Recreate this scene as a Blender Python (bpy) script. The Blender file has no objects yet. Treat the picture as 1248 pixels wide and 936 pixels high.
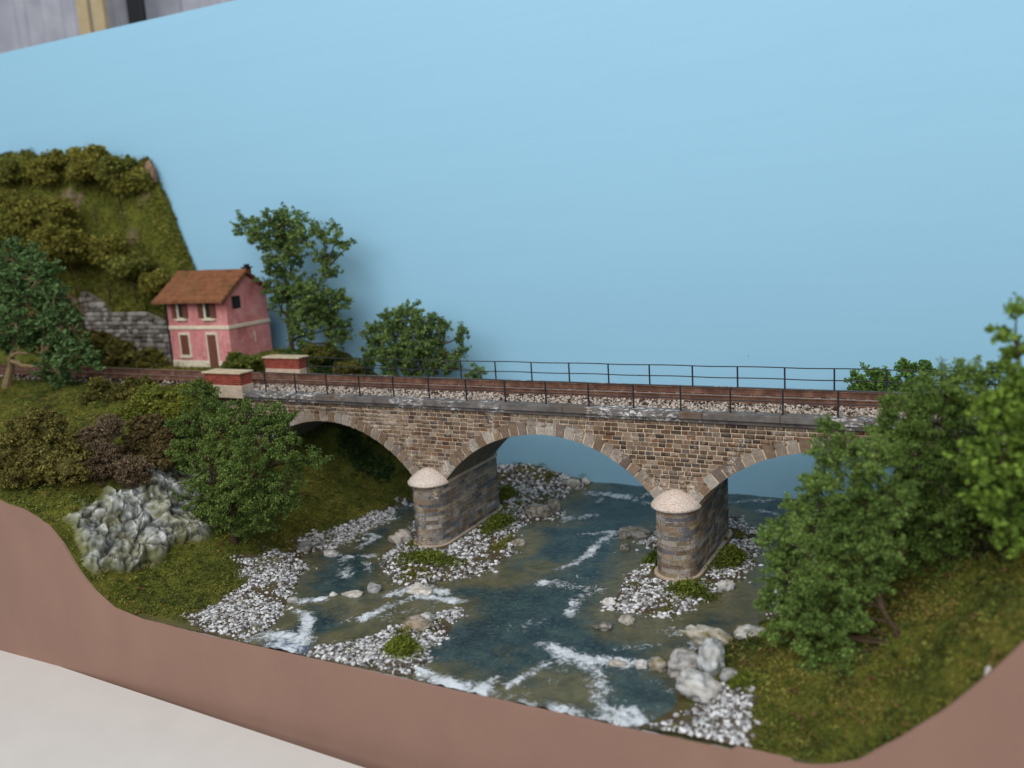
import bpy, bmesh, math, random
import numpy as np
from mathutils import Matrix, Vector

rng = np.random.default_rng(7); random.seed(7)
SC = bpy.context.scene
COL = SC.collection

# ------------------------------------------------------------------ camera
W0, H0 = 1248, 936
YAW, PITCH, ROLL, FPX = 4.96147522e-01, 1.84117733e-01, -6.46306370e-02, 1104.57145
CAM = np.array([23.0022076, -34.3948346, 7.13211147])
def cam_axes():
    cy, sy = math.cos(YAW), math.sin(YAW)
    f = np.array([-sy*math.cos(PITCH), cy*math.cos(PITCH), -math.sin(PITCH)])
    r = np.array([cy, sy, 0.]); u = np.cross(r, f)
    cr, sr = math.cos(ROLL), math.sin(ROLL)
    return np.array([cr*r+sr*u, -sr*r+cr*u, f])
RC = cam_axes()
def at(x, y, **k):                       # photo position + one known world coordinate -> point in the place
    d = np.array([(x-W0/2)/FPX, -(y-H0/2)/FPX, 1.0]) @ RC
    a, v = list(k.items())[0]; i = 'XYZ'.index(a)
    return CAM + (v-CAM[i])/d[i]*d
cd = bpy.data.cameras.new('camera'); cam = bpy.data.objects.new('camera', cd); COL.objects.link(cam)
M = Matrix.Identity(4)
for i in range(3):
    M[i][0] = RC[0][i]; M[i][1] = RC[1][i]; M[i][2] = -RC[2][i]; M[i][3] = CAM[i]
cam.matrix_world = M
cd.sensor_width = 36; cd.lens = FPX/W0*36; cd.clip_start = .5; cd.clip_end = 600
cd.dof.use_dof = True; cd.dof.focus_distance = 38.0; cd.dof.aperture_fstop = 0.11
SC.camera = cam
SC.view_settings.view_transform = 'Standard'; SC.view_settings.look = 'None'
SC.view_settings.exposure = 0.0; SC.view_settings.gamma = 1.0

# ------------------------------------------------------------------ light: a soft room, big window in front and to the left
wd = bpy.data.worlds.new('World'); SC.world = wd; wd.use_nodes = True
bg = wd.node_tree.nodes['Background']; bg.inputs[0].default_value = (.93, .97, 1.0, 1); bg.inputs[1].default_value = .36
def area(name, loc, target, sx, sy, power, colr):
    l = bpy.data.lights.new(name, 'AREA'); l.shape = 'RECTANGLE'; l.size = sx; l.size_y = sy; l.energy = power; l.color = colr
    o = bpy.data.objects.new(name, l); COL.objects.link(o)
    o.location = loc; o.rotation_euler = (Vector(target)-Vector(loc)).to_track_quat('-Z', 'Y').to_euler()
    return o
area('window_light', (12, -88, 82), (-2, 6, 2), 190, 125, 226000, (1.0, .99, .98))

# ------------------------------------------------------------------ helpers
def lin(r, g, b, k=1.0):
    f = lambda c: ((c/255+.055)/1.055)**2.4 if c > 10 else c/255/12.92
    return np.array([min(f(c)*k, .95) for c in (r, g, b)])
def hsh(ix, iy, iz, seed):
    n = (ix*374761393 + iy*668265263 + iz*2147483647 + seed*1274126177) & 0xffffffff
    n = ((n ^ (n >> 13))*1274126177) & 0xffffffff
    return ((n ^ (n >> 16)) & 0xffff)/65535.0
def vnoise(P, scale, seed=0):
    P = np.asarray(P, float)*scale; I = np.floor(P).astype(np.int64); F = P-I; F = F*F*(3-2*F); o = 0
    for a in (0, 1):
        for b in (0, 1):
            for c in (0, 1):
                w = (F[..., 0] if a else 1-F[..., 0])*(F[..., 1] if b else 1-F[..., 1])*(F[..., 2] if c else 1-F[..., 2])
                o = o+w*hsh(I[..., 0]+a, I[..., 1]+b, I[..., 2]+c, seed)
    return o
def fbm(P, scale, seed=0, oc=4):
    o = 0; a = .5
    for k in range(oc): o = o+a*vnoise(P, scale*2**k, seed+k*17); a *= .5
    return o/(1-.5**oc)
def ss(a, b, x):
    t = np.clip((np.asarray(x, float)-a)/(b-a), 0, 1); return t*t*(3-2*t)

def mkobj(name, me, mat=None, parent=None):
    if mat is not None and not me.materials: me.materials.append(mat)
    o = bpy.data.objects.new(name, me); COL.objects.link(o)
    if parent is not None: o.parent = parent
    return o
def mesh(name, V, F, mat=None, parent=None, col=None, smooth=False, extra=None):
    me = bpy.data.meshes.new(name)
    V = np.asarray(V, np.float32)
    if isinstance(F, np.ndarray):
        m, k = F.shape
        me.vertices.add(len(V)); me.vertices.foreach_set('co', V.ravel())
        me.loops.add(m*k); me.loops.foreach_set('vertex_index', F.astype(np.int32).ravel())
        me.polygons.add(m); me.polygons.foreach_set('loop_start', np.arange(0, m*k, k, dtype=np.int32))
        me.update(calc_edges=True)
    else:
        me.from_pydata([tuple(map(float, v)) for v in V], [], F)
    if col is not None:
        a = me.attributes.new('Col', 'FLOAT_COLOR', 'POINT'); c = np.ones((len(V), 4), np.float32); c[:, :3] = col; a.data.foreach_set('color', c.ravel())
    if extra:
        for n, arr in extra.items():
            a = me.attributes.new(n, 'FLOAT', 'POINT'); a.data.foreach_set('value', np.asarray(arr, np.float32).ravel())
    if smooth: me.polygons.foreach_set('use_smooth', np.ones(len(me.polygons), bool))
    return mkobj(name, me, mat, parent)
def empty(name, loc=(0, 0, 0)):
    o = bpy.data.objects.new(name, None); COL.objects.link(o); o.location = loc; o.empty_display_size = .3; return o
def tag(o, label=None, cat=None, group=None, kind=None):
    if label: o['label'] = label
    if cat: o['category'] = cat
    if group: o['group'] = group
    if kind: o['kind'] = kind
    return o
BOXF = [(0, 3, 2, 1), (4, 5, 6, 7), (0, 1, 5, 4), (1, 2, 6, 5), (2, 3, 7, 6), (3, 0, 4, 7)]
def boxv(x0, x1, y0, y1, z0, z1):
    return np.array([(x0, y0, z0), (x1, y0, z0), (x1, y1, z0), (x0, y1, z0), (x0, y0, z1), (x1, y0, z1), (x1, y1, z1), (x0, y1, z1)], float)
def box(name, x0, x1, y0, y1, z0, z1, mat, parent=None, bev=0):
    if not bev: return mesh(name, boxv(x0, x1, y0, y1, z0, z1), BOXF, mat, parent)
    bm = bmesh.new()
    vs = [bm.verts.new(v) for v in boxv(x0, x1, y0, y1, z0, z1)]
    for f in BOXF: bm.faces.new([vs[i] for i in f])
    bmesh.ops.bevel(bm, geom=bm.edges[:], offset=bev, segments=1, affect='EDGES')
    me = bpy.data.meshes.new(name); bm.to_mesh(me); bm.free()
    return mkobj(name, me, mat, parent)
def boxes(name, L, mat, parent=None, col=None):          # many boxes, one mesh
    V = np.concatenate([np.asarray(b) for b in L]); F = np.concatenate([np.array(BOXF)+8*i for i in range(len(L))])
    c = None if col is None else np.repeat(np.asarray(col), 8, axis=0)
    return mesh(name, V, F, mat, parent, col=c)
def tube_vf(pts, rad, n=6, off=0):
    pts = np.asarray(pts, float); V = []; F = []
    for i, p in enumerate(pts):
        t = pts[min(i+1, len(pts)-1)]-pts[max(i-1, 0)]; t = t/(np.linalg.norm(t)+1e-9)
        a = np.cross(t, (0, 0, 1.) if abs(t[2]) < .9 else (1., 0, 0)); a /= np.linalg.norm(a); b = np.cross(t, a)
        for k in range(n):
            th = 2*math.pi*k/n; V.append(p+rad[i]*(a*math.cos(th)+b*math.sin(th)))
    for i in range(len(pts)-1):
        for k in range(n):
            F.append((off+i*n+k, off+i*n+(k+1) % n, off+(i+1)*n+(k+1) % n, off+(i+1)*n+k))
    return V, F
def ico(sub):
    bm = bmesh.new(); bmesh.ops.create_icosphere(bm, subdivisions=sub, radius=1)
    V = np.array([v.co[:] for v in bm.verts]); F = np.array([[v.index for v in f.verts] for f in bm.faces]); bm.free(); return V, F
ICO1, ICO2, ICO3, ICO4 = ico(1), ico(2), ico(3), ico(4)

# ------------------------------------------------------------------ materials
class NT:
    def __init__(s, name, rough=.8, spec=.3):
        s.m = bpy.data.materials.new(name); s.m.use_nodes = True; s.t = s.m.node_tree
        s.b = s.t.nodes['Principled BSDF']; s.b.inputs['Roughness'].default_value = rough; s.b.inputs['Specular IOR Level'].default_value = spec
    def n(s, ty, **k):
        o = s.t.nodes.new(ty)
        for a, v in k.items():
            if a in o.inputs: o.inputs[a].default_value = v
            else: setattr(o, a, v)
        return o
    def l(s, a, b): s.t.links.new(a, b)
    def pos(s):
        if not hasattr(s, '_p'): s._p = s.n('ShaderNodeTexCoord').outputs['Object']
        return s._p
    def geo(s):
        if not hasattr(s, '_g'): s._g = s.n('ShaderNodeNewGeometry').outputs['Position']
        return s._g
    def noise(s, sc, det=4, rough=.55, vec=None, dist=0):
        o = s.n('ShaderNodeTexNoise'); o.inputs['Scale'].default_value = sc; o.inputs['Detail'].default_value = det; o.inputs['Roughness'].default_value = rough; o.inputs['Distortion'].default_value = dist
        s.l(vec or s.geo(), o.inputs['Vector']); return o.outputs['Fac']
    def ramp(s, fac, stops):
        r = s.n('ShaderNodeValToRGB'); e = r.color_ramp.elements
        while len(e) < len(stops): e.new(.5)
        for el, (p, c) in zip(e, stops):
            el.position = p; el.color = (*c, 1) if len(c) == 3 else c
        s.l(fac, r.inputs[0]); return r.outputs[0]
    def step(s, fac, a, b): return s.ramp(fac, [(a, (0, 0, 0)), (b, (1, 1, 1))])
    def mix(s, fac, a, b, blend='MIX'):
        m = s.n('ShaderNodeMix', data_type='RGBA', blend_type=blend)
        for sock, v in ((m.inputs[0], fac), (m.inputs[6], a), (m.inputs[7], b)):
            if hasattr(v, 'links'): s.l(v, sock)
            elif isinstance(v, (int, float)): sock.default_value = v
            else: sock.default_value = (*v, 1)
        return m.outputs[2]
    def attr(s, n, out='Color'): return s.n('ShaderNodeAttribute', attribute_name=n).outputs[out]
    def scale(s, vec, v):
        m = s.n('ShaderNodeMapping'); m.inputs['Scale'].default_value = v; s.l(vec, m.inputs['Vector']); return m.outputs[0]
    def color(s, c):
        if hasattr(c, 'links'): s.l(c, s.b.inputs['Base Color'])
        else: s.b.inputs['Base Color'].default_value = (*c, 1)
    def bump(s, h, st=.4, d=.05):
        b = s.n('ShaderNodeBump'); b.inputs['Strength'].default_value = st; b.inputs['Distance'].default_value = d
        s.l(h, b.inputs['Height']); s.l(b.outputs[0], s.b.inputs['Normal'])

def plain(name, c, rough=.8, spec=.3, var=.18, sc=3.0, bump=.25, bd=.03):
    t = NT(name, rough, spec); c = np.asarray(c)
    n = t.noise(sc, 5, .6)
    t.color(t.ramp(n, [(.28, tuple(c*(1-var))), (.72, tuple(np.minimum(c*(1+var), .95)))]))
    if bump: t.bump(t.noise(sc*6, 4), bump, bd)
    return t.m
def attrmat(name, rough=.85, spec=.2, sc=6, amt=.5, bump=.4, bd=.03, transl=0):
    t = NT(name, rough, spec)
    n = t.noise(sc, 4)
    c = t.mix(amt, t.attr('Col'), t.ramp(n, [(.3, (.35, .35, .35)), (.7, (1, 1, 1))]), 'MULTIPLY')
    t.color(c)
    if bump: t.bump(t.noise(sc*3, 3), bump, bd)
    if transl:
        tr = t.n('ShaderNodeBsdfTranslucent'); t.l(c, tr.inputs[0]); mx = t.n('ShaderNodeMixShader'); mx.inputs[0].default_value = transl
        out = t.t.nodes['Material Output']; t.l(t.b.outputs[0], mx.inputs[1]); t.l(tr.outputs[0], mx.inputs[2]); t.l(mx.outputs[0], out.inputs[0])
    return t.m
MT = {}
MT['leaf'] = attrmat('leaf', .7, .25, amt=0, bump=0, transl=.22)
MT['bark'] = plain('bark', lin(70, 58, 45), .9, .1, .4, 6, .6)
MT['stone'] = attrmat('stone_paint', .85, .2, sc=5, amt=.35, bump=.5, bd=.04)
MT['gravel'] = attrmat('gravel_paint', .85, .2, sc=9, amt=.25, bump=.3, bd=.02)
def masonry():
    t = NT('masonry_block', .88, .2)
    c = t.mix(.6, t.attr('Col'), t.ramp(t.noise(7, 5, .65), [(.25, (.35, .33, .3)), (.7, (1.15, 1.15, 1.15))]), 'MULTIPLY')
    w = t.step(t.noise(1.1, 6, .65), .52, .66)                          # pale dry-brushed lime bloom
    w2 = t.mix(1, w, t.step(t.noise(14, 3), .42, .62), 'MULTIPLY')
    c = t.mix(w2, c, lin(196, 186, 172))
    st = t.step(t.noise(.45, 5, .6, vec=t.scale(t.geo(), (1.4, 1, .35))), .56, .72)    # rusty wash streaks
    c = t.mix(t.mix(.4, (0, 0, 0), st), c, lin(92, 62, 40))
    t.color(c); t.bump(t.noise(18, 4), .5, .03); return t.m
MT['masonry'] = masonry()
def mortar():
    t = NT('mortar', .9, .15)
    c = t.ramp(t.noise(2.2, 6, .7), [(.25, lin(158, 138, 116)), (.55, lin(208, 188, 162)), (.8, lin(222, 212, 198))])
    t.color(c); t.bump(t.noise(22, 3), .4, .02); return t.m
MT['mortar'] = mortar()
def cornice():
    t = NT('weathered_cornice', .85, .2)
    base = t.ramp(t.noise(1.6, 6, .65), [(.25, lin(62, 58, 56)), (.5, lin(98, 94, 92)), (.78, lin(136, 130, 128))])
    br = t.mix(t.step(t.noise(.8, 5, .6), .52, .68), base, lin(92, 74, 58))
    wh = t.mix(1, t.step(t.noise(.55, 3), .5, .58), t.step(t.noise(5, 6, .7, vec=t.scale(t.geo(), (1, 1, 2.5))), .5, .62), 'MULTIPLY')
    c = t.mix(wh, br, lin(214, 212, 212)); t.color(c); t.bump(t.noise(9, 5), .5, .04); return t.m
MT['cornice'] = cornice()
def capm():
    t = NT('stippled_cap', .9, .15)
    n = t.noise(24, 3, .6); rust = t.step(t.noise(1.0, 3), .45, .65)
    c = t.mix(t.step(n, .46, .66), lin(220, 208, 198), t.mix(rust, lin(150, 132, 120), lin(166, 114, 84))); t.color(c); t.bump(t.noise(11, 5, .7), .9, .06); return t.m
MT['cap'] = capm()
MT['concrete'] = plain('pale_concrete', lin(176, 160, 142), .9, .15, .22, 2.5)
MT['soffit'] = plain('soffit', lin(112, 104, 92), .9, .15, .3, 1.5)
MT['iron'] = plain('black_iron', lin(30, 34, 38), .55, .4, .2, 4, 0)
def rail_m():
    t = NT('rusty_rail', .75, .3)
    c = t.ramp(t.noise(2.5, 6, .65), [(.25, lin(56, 40, 34)), (.5, lin(98, 68, 55)), (.8, lin(138, 106, 88))]); t.color(c); t.bump(t.noise(25, 3), .3, .02); return t.m
MT['rail'] = rail_m()
MT['railhead'] = plain('rail_head_highlight', lin(150, 132, 120), .5, .5, .2, 3, 0)  # paler grey: highlight along the rail tops painted into the colour
MT['sleeper'] = plain('sleeper', lin(66, 48, 40), .9, .1, .4, 5)
def redbrick():
    t = NT('red_brick_print', .85, .2)
    b = t.n('ShaderNodeTexBrick'); b.inputs['Scale'].default_value = 1.0; b.inputs['Brick Width'].default_value = .3; b.inputs['Row Height'].default_value = .11; b.inputs['Mortar Size'].default_value = .012
    b.inputs['Color1'].default_value = (*lin(140, 58, 44), 1); b.inputs['Color2'].default_value = (*lin(112, 44, 36), 1); b.inputs['Mortar'].default_value = (*lin(150, 98, 84), 1)
    sx = t.n('ShaderNodeSeparateXYZ'); t.l(t.geo(), sx.inputs[0]); ad = t.n('ShaderNodeMath', operation='ADD'); t.l(sx.outputs[0], ad.inputs[0]); t.l(sx.outputs[1], ad.inputs[1])
    cb = t.n('ShaderNodeCombineXYZ'); t.l(ad.outputs[0], cb.inputs[0]); t.l(sx.outputs[2], cb.inputs[1]); t.l(cb.outputs[0], b.inputs['Vector'])
    c = t.mix(.6, b.outputs[0], t.ramp(t.noise(3, 5), [(.3, (.45, .45, .45)), (.7, (1.2, 1.1, 1.1))]), 'MULTIPLY'); t.color(c); t.bump(b.outputs[1], -.3, .02); return t.m
MT['redbrick'] = redbrick()
def pink():
    t = NT('pink_plaster', .88, .15)
    c = t.ramp(t.noise(.9, 6, .65), [(.25, lin(174, 108, 106)), (.5, lin(198, 130, 129)), (.78, lin(210, 156, 152))])
    st = t.step(t.noise(1.3, 5, .6, vec=t.scale(t.geo(), (1, 1, .5))), .54, .72); c = t.mix(t.mix(.75, (0, 0, 0), st), c, lin(142, 84, 78)); c = t.mix(t.mix(.6, (0, 0, 0), t.step(t.noise(3.5, 6, .7), .56, .7)), c, lin(150, 96, 84))
    c = t.mix(t.mix(.6, (0, 0, 0), t.step(t.noise(2.1, 6, .65), .55, .7)), c, lin(210, 178, 170))
    t.color(c); t.bump(t.noise(10, 4), .25, .02); return t.m
MT['pink'] = pink()
MT['trim'] = plain('cream_trim', lin(206, 196, 176), .85, .2, .15, 3)
MT['coping'] = plain('tan_coping', lin(186, 170, 144), .9, .15, .3, 3)
MT['shutter'] = plain('brown_shutter', lin(104, 62, 50), .7, .3, .25, 6)
MT['glass'] = plain('dark_pane', lin(40, 44, 48), .25, .5, .1, 3, 0)
def rooft():
    t = NT('terracotta_roof', .9, .1)
    c = t.ramp(t.noise(2.2, 6, .7), [(.2, lin(70, 46, 34)), (.45, lin(118, 78, 56)), (.65, lin(136, 92, 64)), (.85, lin(156, 122, 92))])
    c = t.mix(t.step(t.noise(.9, 4), .55, .75), c, lin(92, 76, 46)); t.color(c); t.bump(t.noise(14, 4), .4, .03); return t.m
MT['roof'] = rooft()
def boardm():
    t = NT('sky_blue_board_paint', .55, .3)
    n = t.noise(1.0, 4, .6, vec=t.scale(t.geo(), (.12, .5, 2.2)))
    c = t.mix(t.step(n, .3, .7), lin(143, 190, 216), lin(145, 192, 218))
    c = t.mix(t.step(t.noise(2.3, 2), .79, .81), c, lin(96, 134, 158)); t.color(c)
    t.bump(t.noise(2.0, 5, .6, vec=t.scale(t.geo(), (.25, 1, 9))), .06, .02); return t.m
MT['board'] = boardm()
def fasc():
    t = NT('brown_fascia_paint', .6, .25)
    c = t.ramp(t.noise(.5, 5, .6, vec=t.scale(t.geo(), (1, 1, .5))), [(.25, lin(133, 104, 91)), (.75, lin(142, 112, 99))])
    c = t.mix(t.mix(.6, (0, 0, 0), t.step(t.noise(.16, 4, .6), .4, .65)), c, lin(129, 101, 89)); c = t.mix(t.step(t.noise(3.1, 4, .6), .7, .76), c, lin(116, 88, 77)); c = t.mix(t.step(t.noise(4.3, 3, .6), .76, .8), c, lin(176, 152, 140)); t.color(c); t.bump(t.noise(2.6, 6, .6), .12, .04); return t.m
MT['fascia'] = fasc()
MT['fasciaedge'] = plain('fascia_edge_filler', lin(120, 82, 68), .9, .1, .35, 3, .6, .05)
MT['white'] = plain('white_board', lin(197, 193, 189), .6, .25, .03, .6, .1)
def curt(c1, c2, name):
    t = NT(name, .9, .1); t.color(t.ramp(t.noise(.4, 3), [(.3, c1), (.7, c2)])); t.bump(t.noise(8, 2), .1, .02); return t.m
MT['curtain'] = curt(lin(150, 152, 162), lin(168, 170, 178), 'grey_curtain')
MT['wood'] = plain('pale_wood', lin(176, 158, 124), .6, .3, .12, 1.0, .1)
MT['dark'] = plain('dark_frame', lin(24, 26, 30), .6, .3, .1, 1.0, 0)

# ------------------------------------------------------------------ plan of the riverbed and banks
WZ = -8.0
def pxpoly(L, z=-7.95): return np.array([at(x, y, Z=z)[:2] for x, y in L])
P_ISL1 = pxpoly([(462, 690), (475, 714), (500, 716), (560, 706), (600, 690), (632, 668), (641, 655), (636, 642), (652, 636), (688, 634), (694, 622), (672, 612), (690, 604), (706, 596), (700, 584), (680, 576), (640, 566), (600, 562), (560, 580), (520, 610), (492, 654), (468, 674)])
P_ISL3 = pxpoly([(368, 796), (385, 785), (430, 778), (465, 768), (500, 752), (540, 744), (568, 738), (571, 748), (548, 774), (524, 790), (526, 806), (505, 835), (440, 818)])
P_ISL2 = pxpoly([(735, 741), (748, 716), (768, 694), (796, 672), (774, 660), (790, 646), (850, 620), (905, 628), (928, 650), (926, 690), (884, 722), (850, 738), (818, 758), (780, 748)])
P_LEFT = pxpoly([(60, 740), (296, 780), (328, 765), (341, 748), (354, 723), (371, 691), (366, 678), (385, 670), (412, 668), (420, 655), (442, 641), (476, 626), (502, 608), (530, 585), (300, 590)])
P_RIGHT = pxpoly([(746, 894), (790, 880), (820, 862), (826, 830), (820, 806), (848, 790), (880, 776), (905, 778), (935, 752), (950, 690), (970, 640), (1000, 612), (1300, 640), (1300, 1000), (850, 960)])
def sdf(P, poly):                                       # >0 inside
    n = len(poly); d = np.full(len(P), 1e9); ins = np.zeros(len(P), bool)
    for i in range(n):
        a = poly[i]; b = poly[(i+1) % n]; e = b-a; w = P-a
        t = np.clip((w@e)/(e@e), 0, 1); d = np.minimum(d, ((w-t[:, None]*e)**2).sum(1))
        c = (a[1] > P[:, 1]) != (b[1] > P[:, 1])
        with np.errstate(all='ignore'): xi = (b[0]-a[0])*(P[:, 1]-a[1])/(b[1]-a[1]+1e-12)+a[0]
        ins ^= c & (P[:, 0] < xi)
    d = np.sqrt(d); return np.where(ins, d, -d)
CP = []
def row(y, *xz): CP.extend([(x, y, z) for x, z in xz])
FRONT = [(-60, -2.6), (-46, -2.6), (-30, -3.0), (-20, -3.3), (-15.2, -3.7), (-13.2, -4.1), (-12, -4.5), (-11.2, -5.2), (-10.4, -6.4), (-9.6, -7.1), (-8.6, -7.7), (-7, -7.93), (-4, -8.02), (0, -8.05), (4, -8.03), (9, -8.08), (14, -8.03), (17.2, -8.0), (18.8, -7.95), (20.2, -7.7), (21.2, -6.9), (22.2, -5.9), (23.1, -4.8), (23.9, -3.7), (26, -2.6), (32, -2)]
FRONT_X = np.array([p[0] for p in FRONT]); FRONT_Z = np.array([p[1] for p in FRONT])
row(-11.5, *[p for p in FRONT if p[0] < -5 or p[0] > 14.5])
row(-9, (-46, -2.3), (-30, -2.6), (-20, -2.8), (-15, -3.2), (-12, -4.0), (-10.2, -6.3), (-8.5, -7.5), (-5, -7.8), (-3, -7.9))
row(-6, (-46, -1.8), (-30, -2), (-20, -2.1), (-15, -2.4), (-11.5, -3.4), (-9.2, -6.0), (-7.3, -7.25), (-5, -7.75))
row(-3, (-46, -1.4), (-30, -1.4), (-18, -1.4), (-14, -1.6), (-11.4, -3.4), (-8.7, -6.2), (-6.7, -7.5), (-5.4, -7.9))
row(0, (-46, -1.1), (-30, -1.1), (-20, -1.15), (-14.5, -1.3), (-11.7, -3.6), (-9, -6), (-7, -7.2), (-5.4, -7.95))
row(5, (-46, -1), (-30, -1), (-20, -1.05), (-14.5, -1.2), (-11.7, -3.0), (-9, -5.2), (-7, -6.9), (-5, -7.9))
row(8, (-24, -1), (-20, -.9), (-16, -.3), (-13.5, -.9), (-11, -2.6), (-9, -4.0), (-7, -5.8), (-5, -7.4), (-3.6, -8))
row(11.2, (-30, -.8), (-20, -.7), (-16, -.3), (-13.5, -.9), (-11, -2.2), (-8.5, -3.6), (-6.5, -5.2), (-4.5, -7), (-3, -8))
row(-8.5, (14.8, -7.9), (17, -7.1), (20, -6.2), (22, -4.6), (24, -3.4), (28, -2.3))
row(-4, (15.6, -7.95), (17.5, -7.0), (20, -5.2), (23, -3.2), (28, -2))
row(0, (16.2, -8), (18, -7.1), (21, -4.6), (23.5, -2), (28, -1.2))
row(5, (15.6, -8), (17.8, -7.3), (20.5, -5), (23.5, -1.6), (28, -1.1))
row(11.2, (15.4, -8.1), (18, -7.2), (21, -4.8), (24, -2), (28, -1.2))
for yy in (-11.5, -8, -4, 0, 4, 8, 11.2):
    for xx in (-1, 3, 7, 11): CP.append((xx, yy, -8.4))
CP = np.array(CP)
def tpsk(r2): return .5*r2*np.log(r2+1e-9)
def tps_fit():
    n = len(CP); K = tpsk(((CP[:, None, :2]-CP[None, :, :2])**2).sum(-1))+np.eye(n)*.5
    Pm = np.c_[np.ones(n), CP[:, :2]]; A = np.block([[K, Pm], [Pm.T, np.zeros((3, 3))]])
    return np.linalg.solve(A, np.r_[CP[:, 2], 0, 0, 0])
TW = tps_fit()
def ground_z(P):
    P = np.asarray(P, float); out = np.zeros(len(P))
    for s in range(0, len(P), 20000):
        q = P[s:s+20000]; k = tpsk(((q[:, None]-CP[None, :, :2])**2).sum(-1)); out[s:s+20000] = k@TW[:-3]+TW[-3]+q@TW[-2:]
    x, y = P[:, 0], P[:, 1]; P3 = np.c_[P, np.zeros(len(P))]
    nz = fbm(P3, .9, 3, 4)-.5; big = fbm(P3, .3, 9, 3)-.5
    out = out+nz*(.25+.45*ss(-7, -5.5, out)*(1-ss(-10.8, -11.4, y)))*ss(-8.2, -7.3, out)+big*.7*ss(-7.6, -5.5, out)*(1-ss(-10.6, -11.3, y))
    # river bed + islands
    dl = sdf(P, P_LEFT); dr = sdf(P, P_RIGHT); wob = (fbm(P3, 1.6, 21, 3)-.5)*.5
    inriver = (dl < 0) & (dr < 0) & (x > -9) & (x < 18.5)
    dd = np.maximum(dl, dr)
    out = np.where(inriver, np.minimum(out, -8.08+np.clip(dd*.25, -.35, 0)), np.where((x > -9) & (x < 18.5), np.maximum(out, -7.97+np.clip(dd*.12, 0, .12)), out))
    for poly, h in ((P_ISL1, .32), (P_ISL3, .26), (P_ISL2, .32)):
        d = sdf(P, poly)+wob*.6; out = np.maximum(out, -8.15+h*.4*ss(-.15, 1.1, d)+.12*ss(-.2, .2, d)-.3*(d < -.6))
    # heap of rubble at the back of the first island
    out = np.maximum(out, -8.2+1.0*np.exp(-(((x+1.0)/3.4)**2+((y-10.4)/1.6)**2)))
    # railway ledge
    bed = ss(-1.4, -.2, y)*(1-ss(4.9, 6.0, y))*np.maximum(1-ss(-14.2, -13.2, x), ss(24.2, 25.4, x))
    out = out*(1-bed)+(-1.06)*bed
    hs = ss(-25, -23.6, x)*(1-ss(-18, -16.5, x))*ss(4.8, 5.4, y); out = out*(1-hs)+(-1.02)*hs
    # cliff on the left
    Hc = np.interp(x, [-46, -43, -34, -28.8, -27.6, -26.2, -25.0, -24.0], [14.2, 13.8, 12.9, 12.2, 9.4, 5.6, 2.0, -1])
    foot = np.interp(x, [-46, -36, -33, -24], [4.6, 5.6, 7.0, 7.2])
    t = (y-foot)/(10.9-foot); g = np.interp(t, [0, .03, .3, .62, .7, 1], [0, .2, .36, .62, .82, 1.0])
    lump = (fbm(np.c_[P, np.zeros(len(P))+5], .55, 31, 4)-.5)*1.6
    cl = -1.06+(Hc+1.06)*g+lump*ss(.02, .2, t)*ss(-1, 3, Hc)
    return np.where(t > 0, np.maximum(out, np.where(Hc > -.9, cl, -9)), out)

# ------------------------------------------------------------------ terrain (the model's landscape shell)
def terrain_mat():
    t = NT('scenic_turf', .95, .1)
    gr = t.ramp(t.noise(1.0, 7, .7), [(.22, lin(54, 60, 26)), (.42, lin(80, 86, 34)), (.6, lin(104, 106, 44)), (.78, lin(120, 110, 52)), (.9, lin(112, 90, 50))])
    gr = t.mix(.7, gr, t.ramp(t.noise(9, 5, .7), [(.3, (.35, .4, .35)), (.7, (1.2, 1.2, 1.1))]), 'MULTIPLY')
    bed = t.ramp(t.noise(1.3, 5), [(.3, lin(74, 60, 42)), (.55, lin(92, 84, 64)), (.75, lin(88, 84, 44))])
    c = t.mix(t.attr('turf', 'Fac'), bed, gr)
    rock = t.ramp(t.noise(1.7, 7, .7), [(.25, lin(70, 64, 56)), (.5, lin(118, 100, 80)), (.75, lin(160, 150, 138))])
    c = t.mix(t.attr('rock', 'Fac'), c, rock)
    t.color(c); t.bump(t.noise(7, 6, .7), .8, .12); return t.m
TX0, TX1, TY0, TY1, TS = -60., 31., -11.48, 11.12, .155
nx = int((TX1-TX0)/TS)+1; ny = int((TY1-TY0)/TS)+1
gx, gy = np.meshgrid(np.linspace(TX0, TX1, nx), np.linspace(TY0, TY1, ny)); GP = np.c_[gx.ravel(), gy.ravel()]
GZ = ground_z(GP)
def zat(x, y):
    fx = np.clip((np.asarray(x, float)-TX0)/(TX1-TX0)*(nx-1), 0, nx-1.001); fy = np.clip((np.asarray(y, float)-TY0)/(TY1-TY0)*(ny-1), 0, ny-1.001)
    i = fx.astype(int); j = fy.astype(int); a = fx-i; b = fy-j; Z = GZ.reshape(ny, nx)
    return (Z[j, i]*(1-a)+Z[j, i+1]*a)*(1-b)+(Z[j+1, i]*(1-a)+Z[j+1, i+1]*a)*b
def gridF(nx, ny):
    j, i = np.meshgrid(np.arange(ny-1), np.arange(nx-1), indexing='ij'); a = (j*nx+i).ravel(); return np.c_[a, a+1, a+nx+1, a+nx]
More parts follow.
